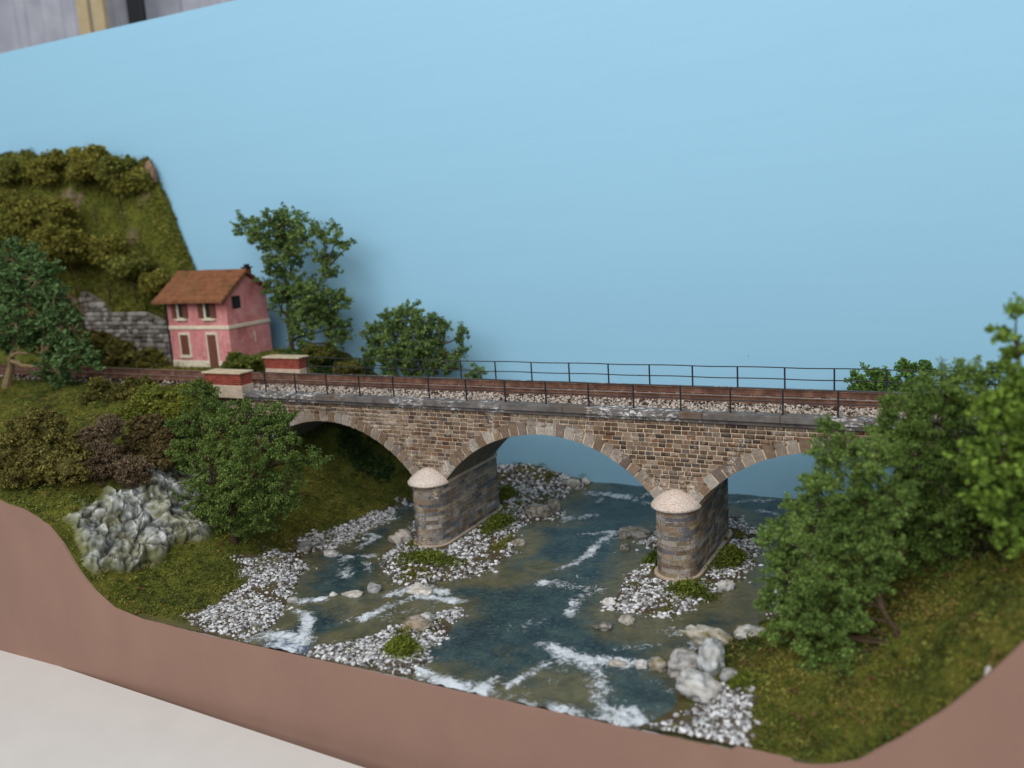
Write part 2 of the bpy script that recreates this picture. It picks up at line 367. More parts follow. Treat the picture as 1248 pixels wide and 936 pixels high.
# gravel mask: water side of each bank, the islands
dL = sdf(GP, P_LEFT); P_GRAV = pxpoly([(222, 750), (296, 782), (328, 767), (341, 750), (356, 723), (373, 691), (366, 676), (385, 668), (412, 670), (430, 657), (478, 631), (508, 611), (494, 609), (440, 634), (392, 652), (356, 664), (362, 672), (322, 684), (290, 690), (302, 715), (255, 740)], -7.85)
P_GRAVR = pxpoly([(748, 894), (790, 880), (842, 872), (880, 850), (905, 858), (915, 930), (830, 915)], -7.9)
P_GRAVR2 = pxpoly([(935, 755), (940, 700), (955, 640), (990, 615), (1020, 640), (985, 700), (960, 760)], -7.7)
def grav_mask(P):
    m = np.maximum.reduce([sdf(P, p) for p in (P_ISL1, P_ISL2, P_ISL3, P_GRAV, P_GRAVR, P_GRAVR2)])
    return m
gm = grav_mask(GP)
slope = np.hypot(*np.gradient(GZ.reshape(ny, nx), TS)).ravel()
turf = (1-ss(-.25, .1, gm))*ss(-7.98, -7.85, GZ)
rockm = ss(2.2, 4.0, slope)*(GZ > -1)*ss(.62, .7, fbm(np.c_[GP, GZ], .6, 77, 3))
bedm = (ss(.2, .5, GP[:, 1])*(1-ss(3.9, 4.3, GP[:, 1]))*((GP[:, 0] < -13.4) | (GP[:, 0] > 24.8)))
turf = np.maximum(turf, .9*ss(.25, .6, gm)*ss(.56, .62, fbm(np.c_[GP, GP[:, 0]*0], 1.0, 15+400, 3))*ss(-7.99, -7.92, GZ))*(1-bedm)
tag(mesh('ground', np.c_[GP, GZ], gridF(nx, ny), terrain_mat(), extra={'turf': turf, 'rock': rockm}, smooth=True), 'mossy modelled ground of hills, banks and gravel islands', 'ground', kind='structure')

def hit(px, py):
    d = np.array([(px-W0/2)/FPX, -(py-H0/2)/FPX, 1.0]) @ RC
    t = np.linspace(20, 95, 3000); P = CAM+t[:, None]*d; ok = (P[:, 1] > -11.45) & (P[:, 1] < 11.1); below = ok & (P[:, 2] < zat(P[:, 0], P[:, 1]))
    i = np.argmax(below) if below.any() else np.argmax(P[:, 1] > 11); return P[i]
# ------------------------------------------------------------------ river
def water_mat():
    t = NT('painted_resin_water', .1, .4)
    deep = t.ramp(t.noise(.9, 7, .7, dist=.4), [(.2, lin(18, 32, 38)), (.42, lin(34, 54, 60)), (.62, lin(56, 76, 76)), (.85, lin(96, 104, 88))])
    deep = t.mix(t.step(t.noise(6, 7, .78), .52, .72), deep, lin(96, 112, 110))
    shal = t.ramp(t.noise(1.2, 7, .7, dist=.3), [(.2, lin(56, 60, 48)), (.42, lin(82, 82, 60)), (.6, lin(100, 96, 70)), (.74, lin(92, 98, 84)), (.88, lin(134, 112, 72))])
    sh = t.n('ShaderNodeMath', operation='ADD'); t.l(t.attr('shallow', 'Fac'), sh.inputs[0])
    ns = t.n('ShaderNodeMapRange'); ns.inputs['To Min'].default_value = -.75; ns.inputs['To Max'].default_value = .95; t.l(t.noise(.7, 6, .65), ns.inputs[0]); t.l(ns.outputs[0], sh.inputs[1])
    c = t.mix(t.step(sh.outputs[0], .25, .75), deep, shal)
    c = t.mix(t.attr('bluef', 'Fac'), c, lin(40, 92, 150))
    fo = t.n('ShaderNodeMath', operation='ADD'); t.l(t.attr('foam', 'Fac'), fo.inputs[0])
    nf = t.n('ShaderNodeMapRange'); nf.inputs['To Min'].default_value = -1.75; nf.inputs['To Max'].default_value = 1.45; t.l(t.noise(3.0, 10, .78, dist=1.1), nf.inputs[0]); t.l(nf.outputs[0], fo.inputs[1])
    fm = t.step(fo.outputs[0], .36, .74); gate = t.step(t.attr('foam', 'Fac'), .05, .3); fm = t.mix(1, fm, gate, 'MULTIPLY')
    c = t.mix(t.mix(.9, (0, 0, 0), fm), c, lin(214, 221, 228)); t.color(c)
    rr = t.n('ShaderNodeMapRange'); rr.inputs['To Min'].default_value = .12; rr.inputs['To Max'].default_value = .6; t.l(fm, rr.inputs[0]); t.l(rr.outputs[0], t.b.inputs['Roughness'])
    hm = t.mix(.35, t.noise(4.2, 7, .68, dist=.6), fm, 'ADD'); t.bump(hm, .7, .12); return t.m
WS = .083; wx0, wx1 = -6.8, 17.5
wnx = int((wx1-wx0)/WS)+1; wny = int((TY1-TY0)/WS)+1
wgx, wgy = np.meshgrid(np.linspace(wx0, wx1, wnx), np.linspace(TY0, TY1, wny)); WP = np.c_[wgx.ravel(), wgy.ravel()]
land = np.maximum.reduce([sdf(WP, p) for p in (P_ISL1, P_ISL2, P_ISL3, P_LEFT, P_RIGHT)])
shallow = ss(-2.0, -.1, land)*.75
for px, py, rx, ry in ((470, 745, 3.2, 1.6), (600, 700, 2.2, 1.4), (690, 590, 3.0, 1.4), (800, 770, 2.6, 1.3), (640, 850, 2.6, 1.2), (700, 840, 2.2, 1.4), (590, 880, 2, .8), (900, 740, 1.5, 1.6), (660, 690, 1.2, 1.0)):
    q = at(px, py, Z=WZ); shallow = np.maximum(shallow, .85*np.exp(-(((WP[:, 0]-q[0])/rx)**2+((WP[:, 1]-q[1])/ry)**2)))
for px, py, rx, ry in ((420, 700, 1.6, 1.3), (545, 790, 2, 1.2), (600, 770, 2.4, 1.4), (650, 745, 1.6, 1.0), (780, 850, 1.6, 1.2), (740, 625, 2.2, 1.2), (480, 620, 1.8, 2)):
    q = at(px, py, Z=WZ); shallow = shallow*(1-.9*np.exp(-(((WP[:, 0]-q[0])/rx)**2+((WP[:, 1]-q[1])/ry)**2)))
FOAM = [  # strokes of white water: points, half-width in m, strength
 ([(720, 601), (765, 606)], .45, .8), ([(735, 604), (730, 613)], .25, .6), ([(775, 608), (797, 600)], .4, .7), ([(786, 613), (796, 614)], .3, .7), ([(700, 594), (712, 602)], .3, .6),
 ([(688, 632), (725, 628)], .35, .85), ([(688, 634), (680, 642)], .22, .6), ([(711, 651), (752, 648), (727, 662), (717, 676)], .28, .85), ([(717, 676), (700, 686), (679, 694)], .25, .75),
 ([(663, 711), (700, 714), (728, 719)], .4, .95), ([(722, 719), (701, 732), (695, 748)], .35, .8), ([(620, 765), (675, 757)], .5, .42), ([(600, 745), (660, 738)], .6, .3),
 ([(664, 786), (704, 803), (740, 806), (786, 810)], .4, .95), ([(672, 790), (690, 806)], .35, .8), ([(711, 806), (728, 825), (734, 845), (737, 862), (741, 896)], .45, .9), ([(740, 862), (775, 876), (720, 892)], .6, .85),
 ([(639, 860), (682, 864), (714, 882), (740, 878), (779, 878)], .38, .95), ([(667, 808), (639, 824), (619, 836)], .22, .8), ([(690, 812), (670, 830), (650, 838)], .5, .42),
 ([(509, 819), (552, 836), (588, 840)], .42, 1.1), ([(600, 829), (605, 825)], .2, .8), ([(821, 772), (862, 772), (846, 790)], .5, .8), ([(750, 790), (800, 786)], .25, .5), ([(590, 848), (640, 848)], .4, .45),
 ([(441, 650), (462, 654), (450, 660), (438, 668)], .24, .85), ([(400, 672), (416, 680), (454, 677)], .32, .95), ([(418, 682), (421, 702)], .38, .9), ([(400, 708), (412, 706)], .25, .6), ([(445, 684), (452, 696)], .25, .6),
 ([(356, 734), (394, 730)], .3, .9), ([(362, 736), (375, 752), (372, 774)], .34, .95), ([(316, 777), (340, 777), (366, 782), (352, 792)], .55, 1.1), ([(330, 784), (352, 790)], .4, 1.0),
 ([(443, 754), (473, 738), (514, 727), (558, 733)], .34, .95), ([(478, 726), (514, 714), (540, 722)], .45, .9), ([(470, 752), (500, 742), (530, 738)], .45, .45), ([(420, 757), (436, 752)], .3, .5),
 ([(880, 612), (935, 610)], .4, .8), ([(925, 622), (945, 626)], .3, .7), ([(690, 700), (715, 705)], .3, .4), ([(730, 660), (760, 655)], .2, .5), ([(740, 660), (748, 672)], .2, .6), ([(800, 830), (830, 860)], .3, .4)]
foam = np.zeros(len(WP))
for pts, w, s in FOAM:
    q = np.array([at(x, y, Z=WZ)[:2] for x, y in pts]); d = np.full(len(WP), 1e9)
    for a, b in zip(q[:-1], q[1:]):
        e = b-a; v = WP-a; t = np.clip((v@e)/(e@e+1e-9), 0, 1); d = np.minimum(d, ((v-t[:, None]*e)**2).sum(1))
    foam = np.maximum(foam, (s-.02)*np.exp(-d/(w*w*1.35)))
foam = foam*np.clip(.35+1.25*fbm(np.c_[WP, np.zeros(len(WP))], 1.1, 91, 3), 0, 1.15); foam = np.maximum(foam, .26*np.exp(-((land+.12)/.15)**2))
q = at(352, 788, Z=WZ); bluef = .9*np.exp(-(((WP[:, 0]-q[0])/.8)**2+((WP[:, 1]-q[1])/.35)**2))
W3 = np.c_[WP, np.zeros(len(WP))]
wz = WZ+(fbm(W3, 1.4, 5, 4)-.5)*.10+np.clip(foam, 0, 1)*(fbm(W3, 4, 8, 4)-.4)*.2
tag(mesh('river', np.c_[WP, wz], gridF(wnx, wny), water_mat(), extra={'shallow': shallow, 'foam': foam, 'bluef': bluef}, smooth=True), 'shallow teal and ochre river with white rapids', 'river', kind='structure')

# ------------------------------------------------------------------ gravel and boulders
STONES = []
for k in range(7):
    V, F = ICO1; r = np.random.default_rng(k+50); v = V*np.array([1, .85, .6])*(1+(r.random((len(V), 1))-.5)*.5); STONES.append(v)
OCT_F = np.array([(0, 2, 4), (2, 1, 4), (1, 3, 4), (3, 0, 4), (2, 0, 5), (1, 2, 5), (3, 1, 5), (0, 3, 5)]); CHIPS = []
for k in range(7):
    r = np.random.default_rng(k+90); CHIPS.append(np.array([(1, 0, 0), (-1, 0, 0), (0, 1, 0), (0, -1, 0), (0, 0, .8), (0, 0, -.8)])*(.75+.6*r.random((6, 1)))+r.normal(0, .12, (6, 3)))
def scatter_stones(name, P, size, cols, mat, label, cat, chips=False):
    n = len(P); k = rng.integers(0, 7, n); B = np.stack(CHIPS if chips else STONES)[k]; BF = OCT_F if chips else ICO1[1]; nv = B.shape[1]
    a = rng.random(n)*6.28; ca, sa = np.cos(a), np.sin(a); til = rng.normal(0, .35, n)
    B = np.stack([B[..., 0], B[..., 1]*np.cos(til)[:, None]-B[..., 2]*np.sin(til)[:, None], B[..., 1]*np.sin(til)[:, None]+B[..., 2]*np.cos(til)[:, None]], -1)
    X = B[..., 0]*ca[:, None]-B[..., 1]*sa[:, None]; Y = B[..., 0]*sa[:, None]+B[..., 1]*ca[:, None]
    V = np.stack([X, Y, B[..., 2]], -1)*size[:, None, None]+P[:, None, :]
    F = (BF[None]+(np.arange(n)*nv)[:, None, None]).reshape(-1, 3)
    c = np.repeat(cols, nv, axis=0)
    o = mesh(name, V.reshape(-1, 3), F, mat, None, col=c)
    return tag(o, label, cat, kind='stuff')
def poly_points(poly, n, z_off=0.02, edge=0.0):
    lo, hi = poly.min(0)-.5, poly.max(0)+.5; out = []
    tot = 0
    while tot < n:
        q = lo+rng.random((n*3, 2))*(hi-lo); d = sdf(q, poly); q3 = np.c_[q, np.zeros(len(q))]
        keep = (rng.random(len(q)) < ss(-.35, .45, d-(fbm(q3, 1.3, 5, 3)-.5)*1.3)**1.5) & (rng.random(len(q)) < np.clip(.12+2.2*(fbm(q3, 1.0, 15, 4)-.3), .03, 1)) & (q[:, 1] > -11.4) & (q[:, 1] < 11)
        for pxc in (-.35, 11.7): keep &= ~((np.abs(q[:, 0]-pxc) < 1.14) & (q[:, 1] > -1.1) & (q[:, 1] < 5.8))
        out.append(q[keep]); tot += keep.sum()
        if len(out) > 20: break
    q = np.concatenate(out)[:n]; z = np.maximum(zat(q[:, 0], q[:, 1]), WZ-.06); return np.c_[q, z+z_off]
def grey_cols(n, white=.7):
    white -= .16
    t = rng.random(n); base = np.where((t < white)[:, None], lin(222, 222, 224)[None], np.where((t < white+.2)[:, None], lin(150, 150, 152)[None], lin(96, 88, 78)[None]))
    return np.minimum(base*(.45+.6*rng.random((n, 1))), .8)
def bank(name, poly, n, smin, smax, label, white=.7):
    P = poly_points(poly, n); s = smin+(smax-smin)*rng.random(len(P))**3
    scatter_stones(name, P, s, grey_cols(len(P), white), MT['gravel'], label, 'gravel')
bank('gravel_bank', P_GRAV, 10000, .035, .12, 'white gravel beach along the left grassy river bank')
bank('gravel_island', P_ISL1, 9500, .035, .14, 'white gravel island around the left bridge pier', .62)
bank('gravel_island', P_ISL3, 4600, .035, .13, 'gravel island at the front edge with a green tuft', .66)
bank('gravel_island', P_ISL2, 5000, .035, .14, 'white gravel island around the right bridge pier', .7)
bank('gravel_bank', P_GRAVR, 2100, .035, .13, 'pebbles at the front edge below the big right boulders', .6)
bank('gravel_bank', P_GRAVR2, 1100, .045, .13, 'pebbles on the right bank behind the leaning green tree', .5)
def boulder(px, py, rpx, label, asp=(1, .8, .6), rz=0, colr=(190, 188, 186), z=-7.9, seed=0, moss=0, tilt=0):
    p = at(px, py, Z=z); d = np.linalg.norm(p-CAM); r = rpx*d/FPX; V, F = ICO4 if rpx > 13 else ICO3
    v = V*(1+(fbm(V+seed*3.1, 1.3, seed, 4)-.5)[:, None]*1.0); v = v*(1-.5*np.abs(fbm(V*1.0+seed*7.7, 2.1, seed+60, 4)-.5))[:, None]*(1+.42*(fbm(V+seed, 4.5, seed+70, 4)-.5))[:, None]; fl = np.round(v*2.2)/2.2; v = v*.72+fl*.28
    v = v*np.array(asp)*r
    ct, st_ = math.cos(tilt), math.sin(tilt); v = np.c_[v[:, 0]*ct-v[:, 2]*st_, v[:, 1], v[:, 0]*st_+v[:, 2]*ct]
    ca, sa = math.cos(rz), math.sin(rz); v = np.c_[v[:, 0]*ca-v[:, 1]*sa, v[:, 0]*sa+v[:, 1]*ca, v[:, 2]]
    n = fbm(V+seed, 2.8, seed+3, 4); c = lin(*colr)*.82*np.clip(-.1+2.1*n, .15, 1.3)[:, None]*(1+np.array([.05, .0, -.06])*(fbm(V+seed*9, 1.5, seed+80, 2)-.3)[:, None]*4)
    w = ss(.5, .62, fbm(V+seed*2, 4, seed+9, 3))[:, None]; c = c*(1-.4*w)+lin(206, 205, 200)*.4*w
    if moss: mk = ss(.55, .65, fbm(V+seed*5, 2.2, seed+30, 3))[:, None]*moss; c = c*(1-mk)+lin(112, 104, 46)*mk
    zb = float(zat(p[0], p[1])); o = mesh('boulder', v, F, MT['stone'], col=np.clip(c, 0, .9), smooth=True)
    o.location = (p[0], p[1], max(zb, WZ-.05)+r*asp[2]*.45); return tag(o, label, 'boulder', 'boulders in the river')
BL = [
 (490, 659, 14, 'rounded grey boulder in the water just left of the left pier', (1, .8, .7), 0, (176, 170, 164)),
 (372, 673, 10, 'dark grey boulder at the gravel tip of the left bank', (1, .8, .8), .3, (120, 120, 124)),
 (404, 675, 9, 'whitish boulder beside rapids off the left bank', (1, .8, .6), .2, (204, 204, 206)),
 (430, 724, 12, 'flat whitish stone awash in midstream of the left channel', (1, .6, .35), .2, (192, 190, 186)),
 (456, 719, 12, 'ridged grey boulder next to a flat awash stone', (1, .7, .6), -.5, (150, 152, 158)),
 (406, 724, 5, 'small white stone in the left channel', (1, .9, .7), 0, (220, 220, 222)),
 (357, 732, 7, 'small pale stone at the head of the left front rapid', (1, .8, .7), .4, (188, 188, 190)),
 (508, 765, 18, 'large smooth brownish boulder behind the green tuft on front island', (1, .7, .45), .1, (150, 138, 124)),
 (518, 756, 10, 'pale boulder leaning on a smooth brownish boulder', (1, .8, .7), .9, (196, 198, 200)),
 (512, 720, 15, 'white boulder washed by foam before the left pier island', (1.1, .7, .45), .2, (204, 202, 200)),
 (655, 628, 14, 'dark grey boulder on the rocky spur of the left pier island', (1.2, .8, .6), .4, (126, 120, 112)),
 (675, 624, 12, 'sharp grey boulder at the end of the rocky spur', (.8, .8, 1.0), .2, (138, 134, 128)),
 (632, 662, 9, 'brownish boulder at the right rim of the left pier island', (1.1, .7, .6), .4, (132, 124, 110)),
 (696, 593, 9, 'pale boulder at the far end of the left pier island', (1.1, .8, .6), 0, (184, 182, 178)),
 (714, 589, 6, 'small white boulder near the backdrop in the river', (1, .8, .7), 0, (214, 212, 210)),
 (735, 763, 11, 'dark boulder with a white top in midstream', (1.1, .8, .55), .3, (86, 82, 78)),
 (764, 757, 11, 'submerged looking pale boulder below the right pier island', (1, .8, .6), .1, (174, 172, 166)),
 (743, 735, 9, 'bright white oval boulder at the tip of right pier island', (1, .75, .7), -.2, (228, 228, 230)),
 (776, 651, 15, 'long grey rock behind the left edge of the right pier', (1.4, .6, .5), .1, (140, 138, 134)),
 (762, 653, 8, 'mid grey rock at the upstream end of a long rock', (1, .8, .7), .5, (120, 118, 114)),
 (762, 668, 7, 'small dark rock near foam left of the right pier', (1, .8, .7), .5, (92, 88, 84)),
 (884, 716, 10, 'white boulder on the right rim of right pier island', (1, .8, .8), .5, (222, 222, 224)),
 (838, 816, 24, 'angular mottled boulder with dark cracks on the right bank', (1, .8, .8), .5, (160, 160, 160)),
 (868, 822, 22, 'pale blue grey boulder leaning against the grassy right bank', (.8, .9, 1.1), .2, (188, 194, 198)),
 (852, 852, 24, 'large rounded cracked boulder lowest on the right bank', (1.05, .8, .8), -.2, (190, 192, 194)),
 (868, 782, 24, 'elongated boulder with ochre lichen tilted up on right bank', (1.5, .62, .62), .7, (196, 190, 176)),
 (802, 813, 12, 'round brownish grey boulder at the end of the main rapid', (1, .9, .8), 0, (156, 148, 138)),
 (781, 811, 9, 'small whitish boulder inside the main rapid', (1, .8, .8), 0, (200, 200, 202)),
 (752, 808, 9, 'half sunk stone inside the main rapid', (1.2, .7, .5), 0, (176, 172, 166)),
 (890, 845, 10, 'grey stone among pebbles by the right grass', (1, .8, .8), .4, (150, 152, 154)),
 (915, 783, 15, 'pale flat boulder half buried in the right grass', (1.2, .8, .6), .2, (182, 182, 174))]
for i, (px, py, r, lb, asp, rz, cc) in enumerate(BL):
    boulder(px, py, r, lb, asp, rz, cc, z=-7.8 if i in (22, 23, 25, 30) else -7.95, seed=i+1, moss=.8 if i in (25, 30, 26) else .15, tilt=-.5 if i == 25 else 0)
p = at(1205, 822, Y=-11.2); b = boulder(1205, 822, 6, 'tiny white stone at the grassy edge of the right fascia', (.7, .7, 1.2), 0, (226, 226, 226), z=p[2], seed=90); b.location = (p[0], p[1], float(zat(p[0], p[1]))+.08)

# ------------------------------------------------------------------ bridge
br = tag(empty('arch_bridge', (5.7, 2.4, -8)), 'brown stone railway bridge of three arches over the river', 'bridge')
INV = Matrix.Translation((-5.7, -2.4, 8))
def bpart(o):            # keep world coordinates under the bridge's empty
    o.matrix_parent_inverse = INV; return o
PX1, PX2 = -0.35, 11.7; SPAN = PX2-PX1; HALF = 5.15; ZS = -4.88; RISE = 2.53; RAD = (HALF**2+RISE**2)/(2*RISE); ZC = ZS+RISE-RAD
ARCX = [PX1-SPAN/2, PX1+SPAN/2, PX2+SPAN/2]; TH = math.asin(HALF/RAD); RING = .52
BY0, BY1 = 0.0, 4.75; XA, XB = -14.25, 26.0; ZT = -1.44
prof = [(XA, ZT), (XA, -6.5)]
for cx in ARCX:
    for k in range(29):
        a = -TH+2*TH*k/28; prof.append((cx+RAD*math.sin(a), ZC+RAD*math.cos(a)))
prof += [(XB, -6.5), (XB, ZT)]
prof.insert(2, (ARCX[0]-HALF, -6.5)); prof.insert(-2, (ARCX[2]+HALF, -6.5))
n = len(prof); V = [(x, BY0, z) for x, z in prof]+[(x, BY1, z) for x, z in prof]
Fs = [tuple(range(n)), tuple(range(2*n-1, n-1, -1))]+[(i, i+n, (i+1) % n+n, (i+1) % n) for i in range(n)]
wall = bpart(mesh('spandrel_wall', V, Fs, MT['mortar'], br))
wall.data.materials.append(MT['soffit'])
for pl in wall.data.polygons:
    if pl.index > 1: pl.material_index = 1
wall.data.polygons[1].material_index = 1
BRICKC = [lin(112, 92, 76), lin(122, 101, 84), lin(94, 75, 62), lin(130, 112, 96), lin(106, 94, 86), lin(112, 82, 62), lin(142, 126, 112), lin(84, 76, 72), lin(78, 64, 56)]
def brick_col(x, z):
    c = BRICKC[rng.integers(len(BRICKC))]*(.8+.4*rng.random()); pale = float(ss(.5, .7, fbm(np.array([[x, 0, z]]), .45, 44, 3))[0])*.75
    low = float(ss(-3.2, -4.8, z))*.35; k = min(.85, pale*.8+low)*rng.random()
    return c*(1-k)+lin(188, 176, 162)*k
BW, BH, J = .365, .19, .04
parts = []; rest = []
zrow = ZT-.005; r_i = 0
while zrow > -6.4:
    off = (r_i % 2)*BW/2; x = XA+.02+off-BW
    while x < XB:
        w = BW*(.72+.56*rng.random())
        x0, x1, z1, z0 = max(x+J/2, XA+.01), min(x+w-J/2, XB), zrow-J/2, zrow-BH+J/2
        x += w
        if x1-x0 < .1: continue
        ok = True; any_out = False
        for cx in ARCX:
            rr = [math.hypot(X-cx, Z-ZC) if Z > ZC else 99 for X in (x0, x1) for Z in (z0, z1)]
            inz = [abs(X-cx) < HALF+.05 and Z < ZS for X in (x0, x1) for Z in (z0, z1)]
            if min(rr) < RAD+.08 and abs((x0+x1)/2-cx) < HALF+.9: ok = False
            if any(inz): ok = False
            if max(rr) < RAD+RING-.03: ok = False
        for pxx in (PX1, PX2):
            if abs((x0+x1)/2-pxx) < 1.2 and z0 < ZS+.02: ok = False
        if not ok: continue
        jit = (rng.random((8, 3))-.5)*np.array([.02, .018, .016]); f = .018+.02*rng.random()
        bv = boxv(x0, x1, -f, .02, z0, z1)+jit
        xm = (x0+x1)/2
        (parts if (-2.6 < xm < 13.6 and z0 > -4.9) else rest).append((bv, brick_col(xm, z0)))
    zrow -= BH; r_i += 1
random.Random(3).shuffle(parts)
if len(parts) > 300: rest += parts[300:]; parts = parts[:300]
for bv, c in parts: o = mesh('brick', bv, BOXF, MT['masonry'], wall, col=np.repeat(c[None], 8, 0)); 
tag(boxes('brick', [b for b, _ in rest], MT['masonry'], wall, col=[c for _, c in rest]), 'remaining brown bricks of the spandrel walls', kind='stuff')
VC = [lin(146, 134, 122), lin(132, 114, 98), lin(154, 144, 134), lin(128, 108, 90), lin(162, 154, 146), lin(120, 108, 100)]
for ai, cx in enumerate(ARCX):
    ring = bpart(empty('arch_ring')); ring.parent = br; ring.matrix_parent_inverse = INV
    nv = 27
    for k in range(nv):
        a0 = -TH+2*TH*k/nv+.0052; a1 = -TH+2*TH*(k+1)/nv-.0052; f = .03+.02*rng.random(); r1 = RAD+RING+.03*rng.random(); r0 = RAD-.012
        if ai == 1 and False: pass
        P = [(r0, a0), (r0, a1), (r1, a1), (r1, a0)]
        Vv = [(cx+r*math.sin(a), -f, ZC+r*math.cos(a)) for r, a in P]+[(cx+r*math.sin(a), .06, ZC+r*math.cos(a)) for r, a in P]
        Vv = np.array(Vv)+(rng.random((8, 3))-.5)*.012
        c = VC[rng.integers(6)]*(.8+.35*rng.random()); c = np.minimum(c, .9)
        mesh('voussoir', Vv, [(0, 1, 2, 3), (7, 6, 5, 4), (0, 4, 5, 1), (1, 5, 6, 2), (2, 6, 7, 3), (3, 7, 4, 0)], MT['masonry'], ring, col=np.repeat(c[None], 8, 0))
# piers
PRAD = .84; PZ0, PZ1 = -7.86, -4.98
def stadium(r, y0, y1, nseg=16):
    P = []
    for k in range(nseg+1): a = math.pi+math.pi*k/nseg; P.append((r*math.cos(a), y0+r*math.sin(a)))
    for k in range(nseg+1): a = math.pi*k/nseg; P.append((r*math.cos(a), y1+r*math.sin(a)))
    return P
def prism(name, P, cx, z0, z1, mat, parent, taper=1.0):
    n = len(P); V = [(cx+x, y, z0) for x, y in P]+[(cx+x*taper, y, z1) for x, y in P]
    return mesh(name, V, [tuple(range(n-1, -1, -1)), tuple(range(n, 2*n))]+[(i, (i+1) % n, (i+1) % n+n, i+n) for i in range(n)], mat, parent)
PC = [lin(138, 130, 122), lin(158, 150, 142), lin(126, 108, 92), lin(118, 118, 122), lin(148, 132, 112), lin(112, 104, 98), lin(100, 100, 106), lin(132, 114, 96)]
npart = 0
for pi_, pcx in enumerate((PX1, PX2)):
    pier = bpart(prism('pier', stadium(PRAD-.035, BY0-.05, BY1), pcx, PZ0, PZ1, MT['mortar'], br))
    mesh_parts = []; mesh_rest = []
    CH = .2; z = PZ0; rI = 0
    path_front = math.pi*PRAD; L = path_front+2*(BY1-BY0+.05)+path_front
    def on_path(s, r):
        s = s % L; side = BY1-BY0+.05
        if s < path_front: a = math.pi+s/PRAD; return (pcx+r*math.cos(a), BY0-.05+r*math.sin(a))
        s -= path_front
        if s < side: return (pcx+r, BY0-.05+s)
        s -= side
        if s < path_front: a = s/PRAD; return (pcx+r*math.cos(a), BY1+r*math.sin(a))
        return (pcx-r, BY1-(s-path_front))
    while z < PZ1-.05:
        s = rng.random()*.4
        z1 = min(z+CH, PZ1)
        end = s+L
        while s < end-.1:
            w = min(.4+.45*rng.random(), end-s)
            if end-s-w < .15: w = end-s
            r1 = PRAD+.012*rng.random(); ri = PRAD-.06; g = .012
            V = []; K = 4
            for k in range(K):
                ss_ = s+g+(w-2*g)*k/(K-1)
                for r in (ri, r1):
                    x, y = on_path(ss_, r); V += [(x, y, z+.02), (x, y, z1-.018)]
            F = []
            for k in range(K-1):
                a = k*4; b_ = a+4
                F += [(a+2, b_+2, b_+3, a+3), (a+3, b_+3, b_+1, a+1), (a+0, b_+0, b_+2, a+2)]
            F += [(0, 2, 3, 1), (K*4-4, K*4-3, K*4-1, K*4-2)]
            c = PC[rng.integers(len(PC))]*(.7+.55*rng.random()); mid = (s+w/2) % L
            q = (np.array(V)+(rng.random((len(V), 3))-.5)*.008, F, np.minimum(c, .9))
            vis = mid < path_front*1.0 or mid < path_front+2.6
            (mesh_parts if vis else mesh_rest).append(q); s += w
        z += CH; rI += 1
    random.Random(pi_).shuffle(mesh_parts)
    mesh_rest += mesh_parts[150:]; mesh_parts = mesh_parts[:150]
    for v, F, c in mesh_parts: mesh('block', v, F, MT['masonry'], pier, col=np.repeat(c[None], len(v), 0))
    Vr = np.concatenate([q[0] for q in mesh_rest]); Fr = []; o_ = 0; cr_ = []
    for v, F, c in mesh_rest: Fr += [tuple(i+o_ for i in f) for f in F]; o_ += len(v); cr_.append(np.repeat(c[None], len(v), 0))
    tag(mesh('block', Vr, Fr, MT['masonry'], pier, col=np.concatenate(cr_)), 'remaining grey blocks of the pier', kind='stuff')
    bpart(prism('plinth', stadium(PRAD+.16, BY0-.05, BY1), pcx, -8.2, PZ0+.004+(.0 if pi_ == 0 else .02), MT['concrete'], br))
    bpart(prism('impost', stadium(PRAD+.07, BY0-.05, BY1), pcx, PZ1-.07, PZ1+.07, MT['concrete'], br))
    # half-dome cutwater cap
    V = []; F = []; nr, na = 8, 18
    for i in range(nr+1):
        ph = i/nr*math.pi/2
        for k in range(na+1):
            a = math.pi+math.pi*k/na; rr = (PRAD+.2)*(1-i/nr*.999); V.append((pcx+rr*math.cos(a), BY0-.03+rr*1.0*math.sin(a), PZ1+.075+.6*(1-(1-i/nr)**1.9)+.012*math.sin(7*a+i*2.3)))
    for i in range(nr):
        for k in range(na): q = i*(na+1)+k; F.append((q, q+1, q+na+2, q+na+1))
    b0 = len(V)
    for k in range(na+1): a = math.pi+math.pi*k/na; V.append((pcx+(PRAD+.2)*math.cos(a), BY0-.03+(PRAD+.2)*math.sin(a), PZ1-.02))
    for k in range(na): F.append((b0+k, b0+k+1, k+1, k))
    F.append(tuple(b0+k for k in range(na, -1, -1)))
    bpart(mesh('cutwater_cap', V, F, MT['cap'], br, smooth=True))
# cornice slabs front and back (two courses), deck
for yy, sg in ((BY0, -1), (BY1, 1)):
    x = XA
    while x < XB-.1:
        x1 = min(x+3.02, XB); ya, yb = (yy-.30, yy+.35) if sg < 0 else (yy-.35, yy+.30); jy = rng.random()*.02
        bpart(box('cornice_slab', x+.008, x1-.008, ya-jy, yb, ZT+.17, -1.0+.015*rng.random(), MT['cornice'], br, bev=.025))
        ya, yb = (yy-.16, yy+.3) if sg < 0 else (yy-.3, yy+.16)
        bpart(box('cornice_course', x+.004, x1-.004, ya, yb, ZT-.004, ZT+.168, MT['cornice'], br, bev=.02)); x = x1
bpart(box('deck', XA, XB, BY0+.352, BY1-.352, ZT+.004, -1.07, MT['concrete'], br))
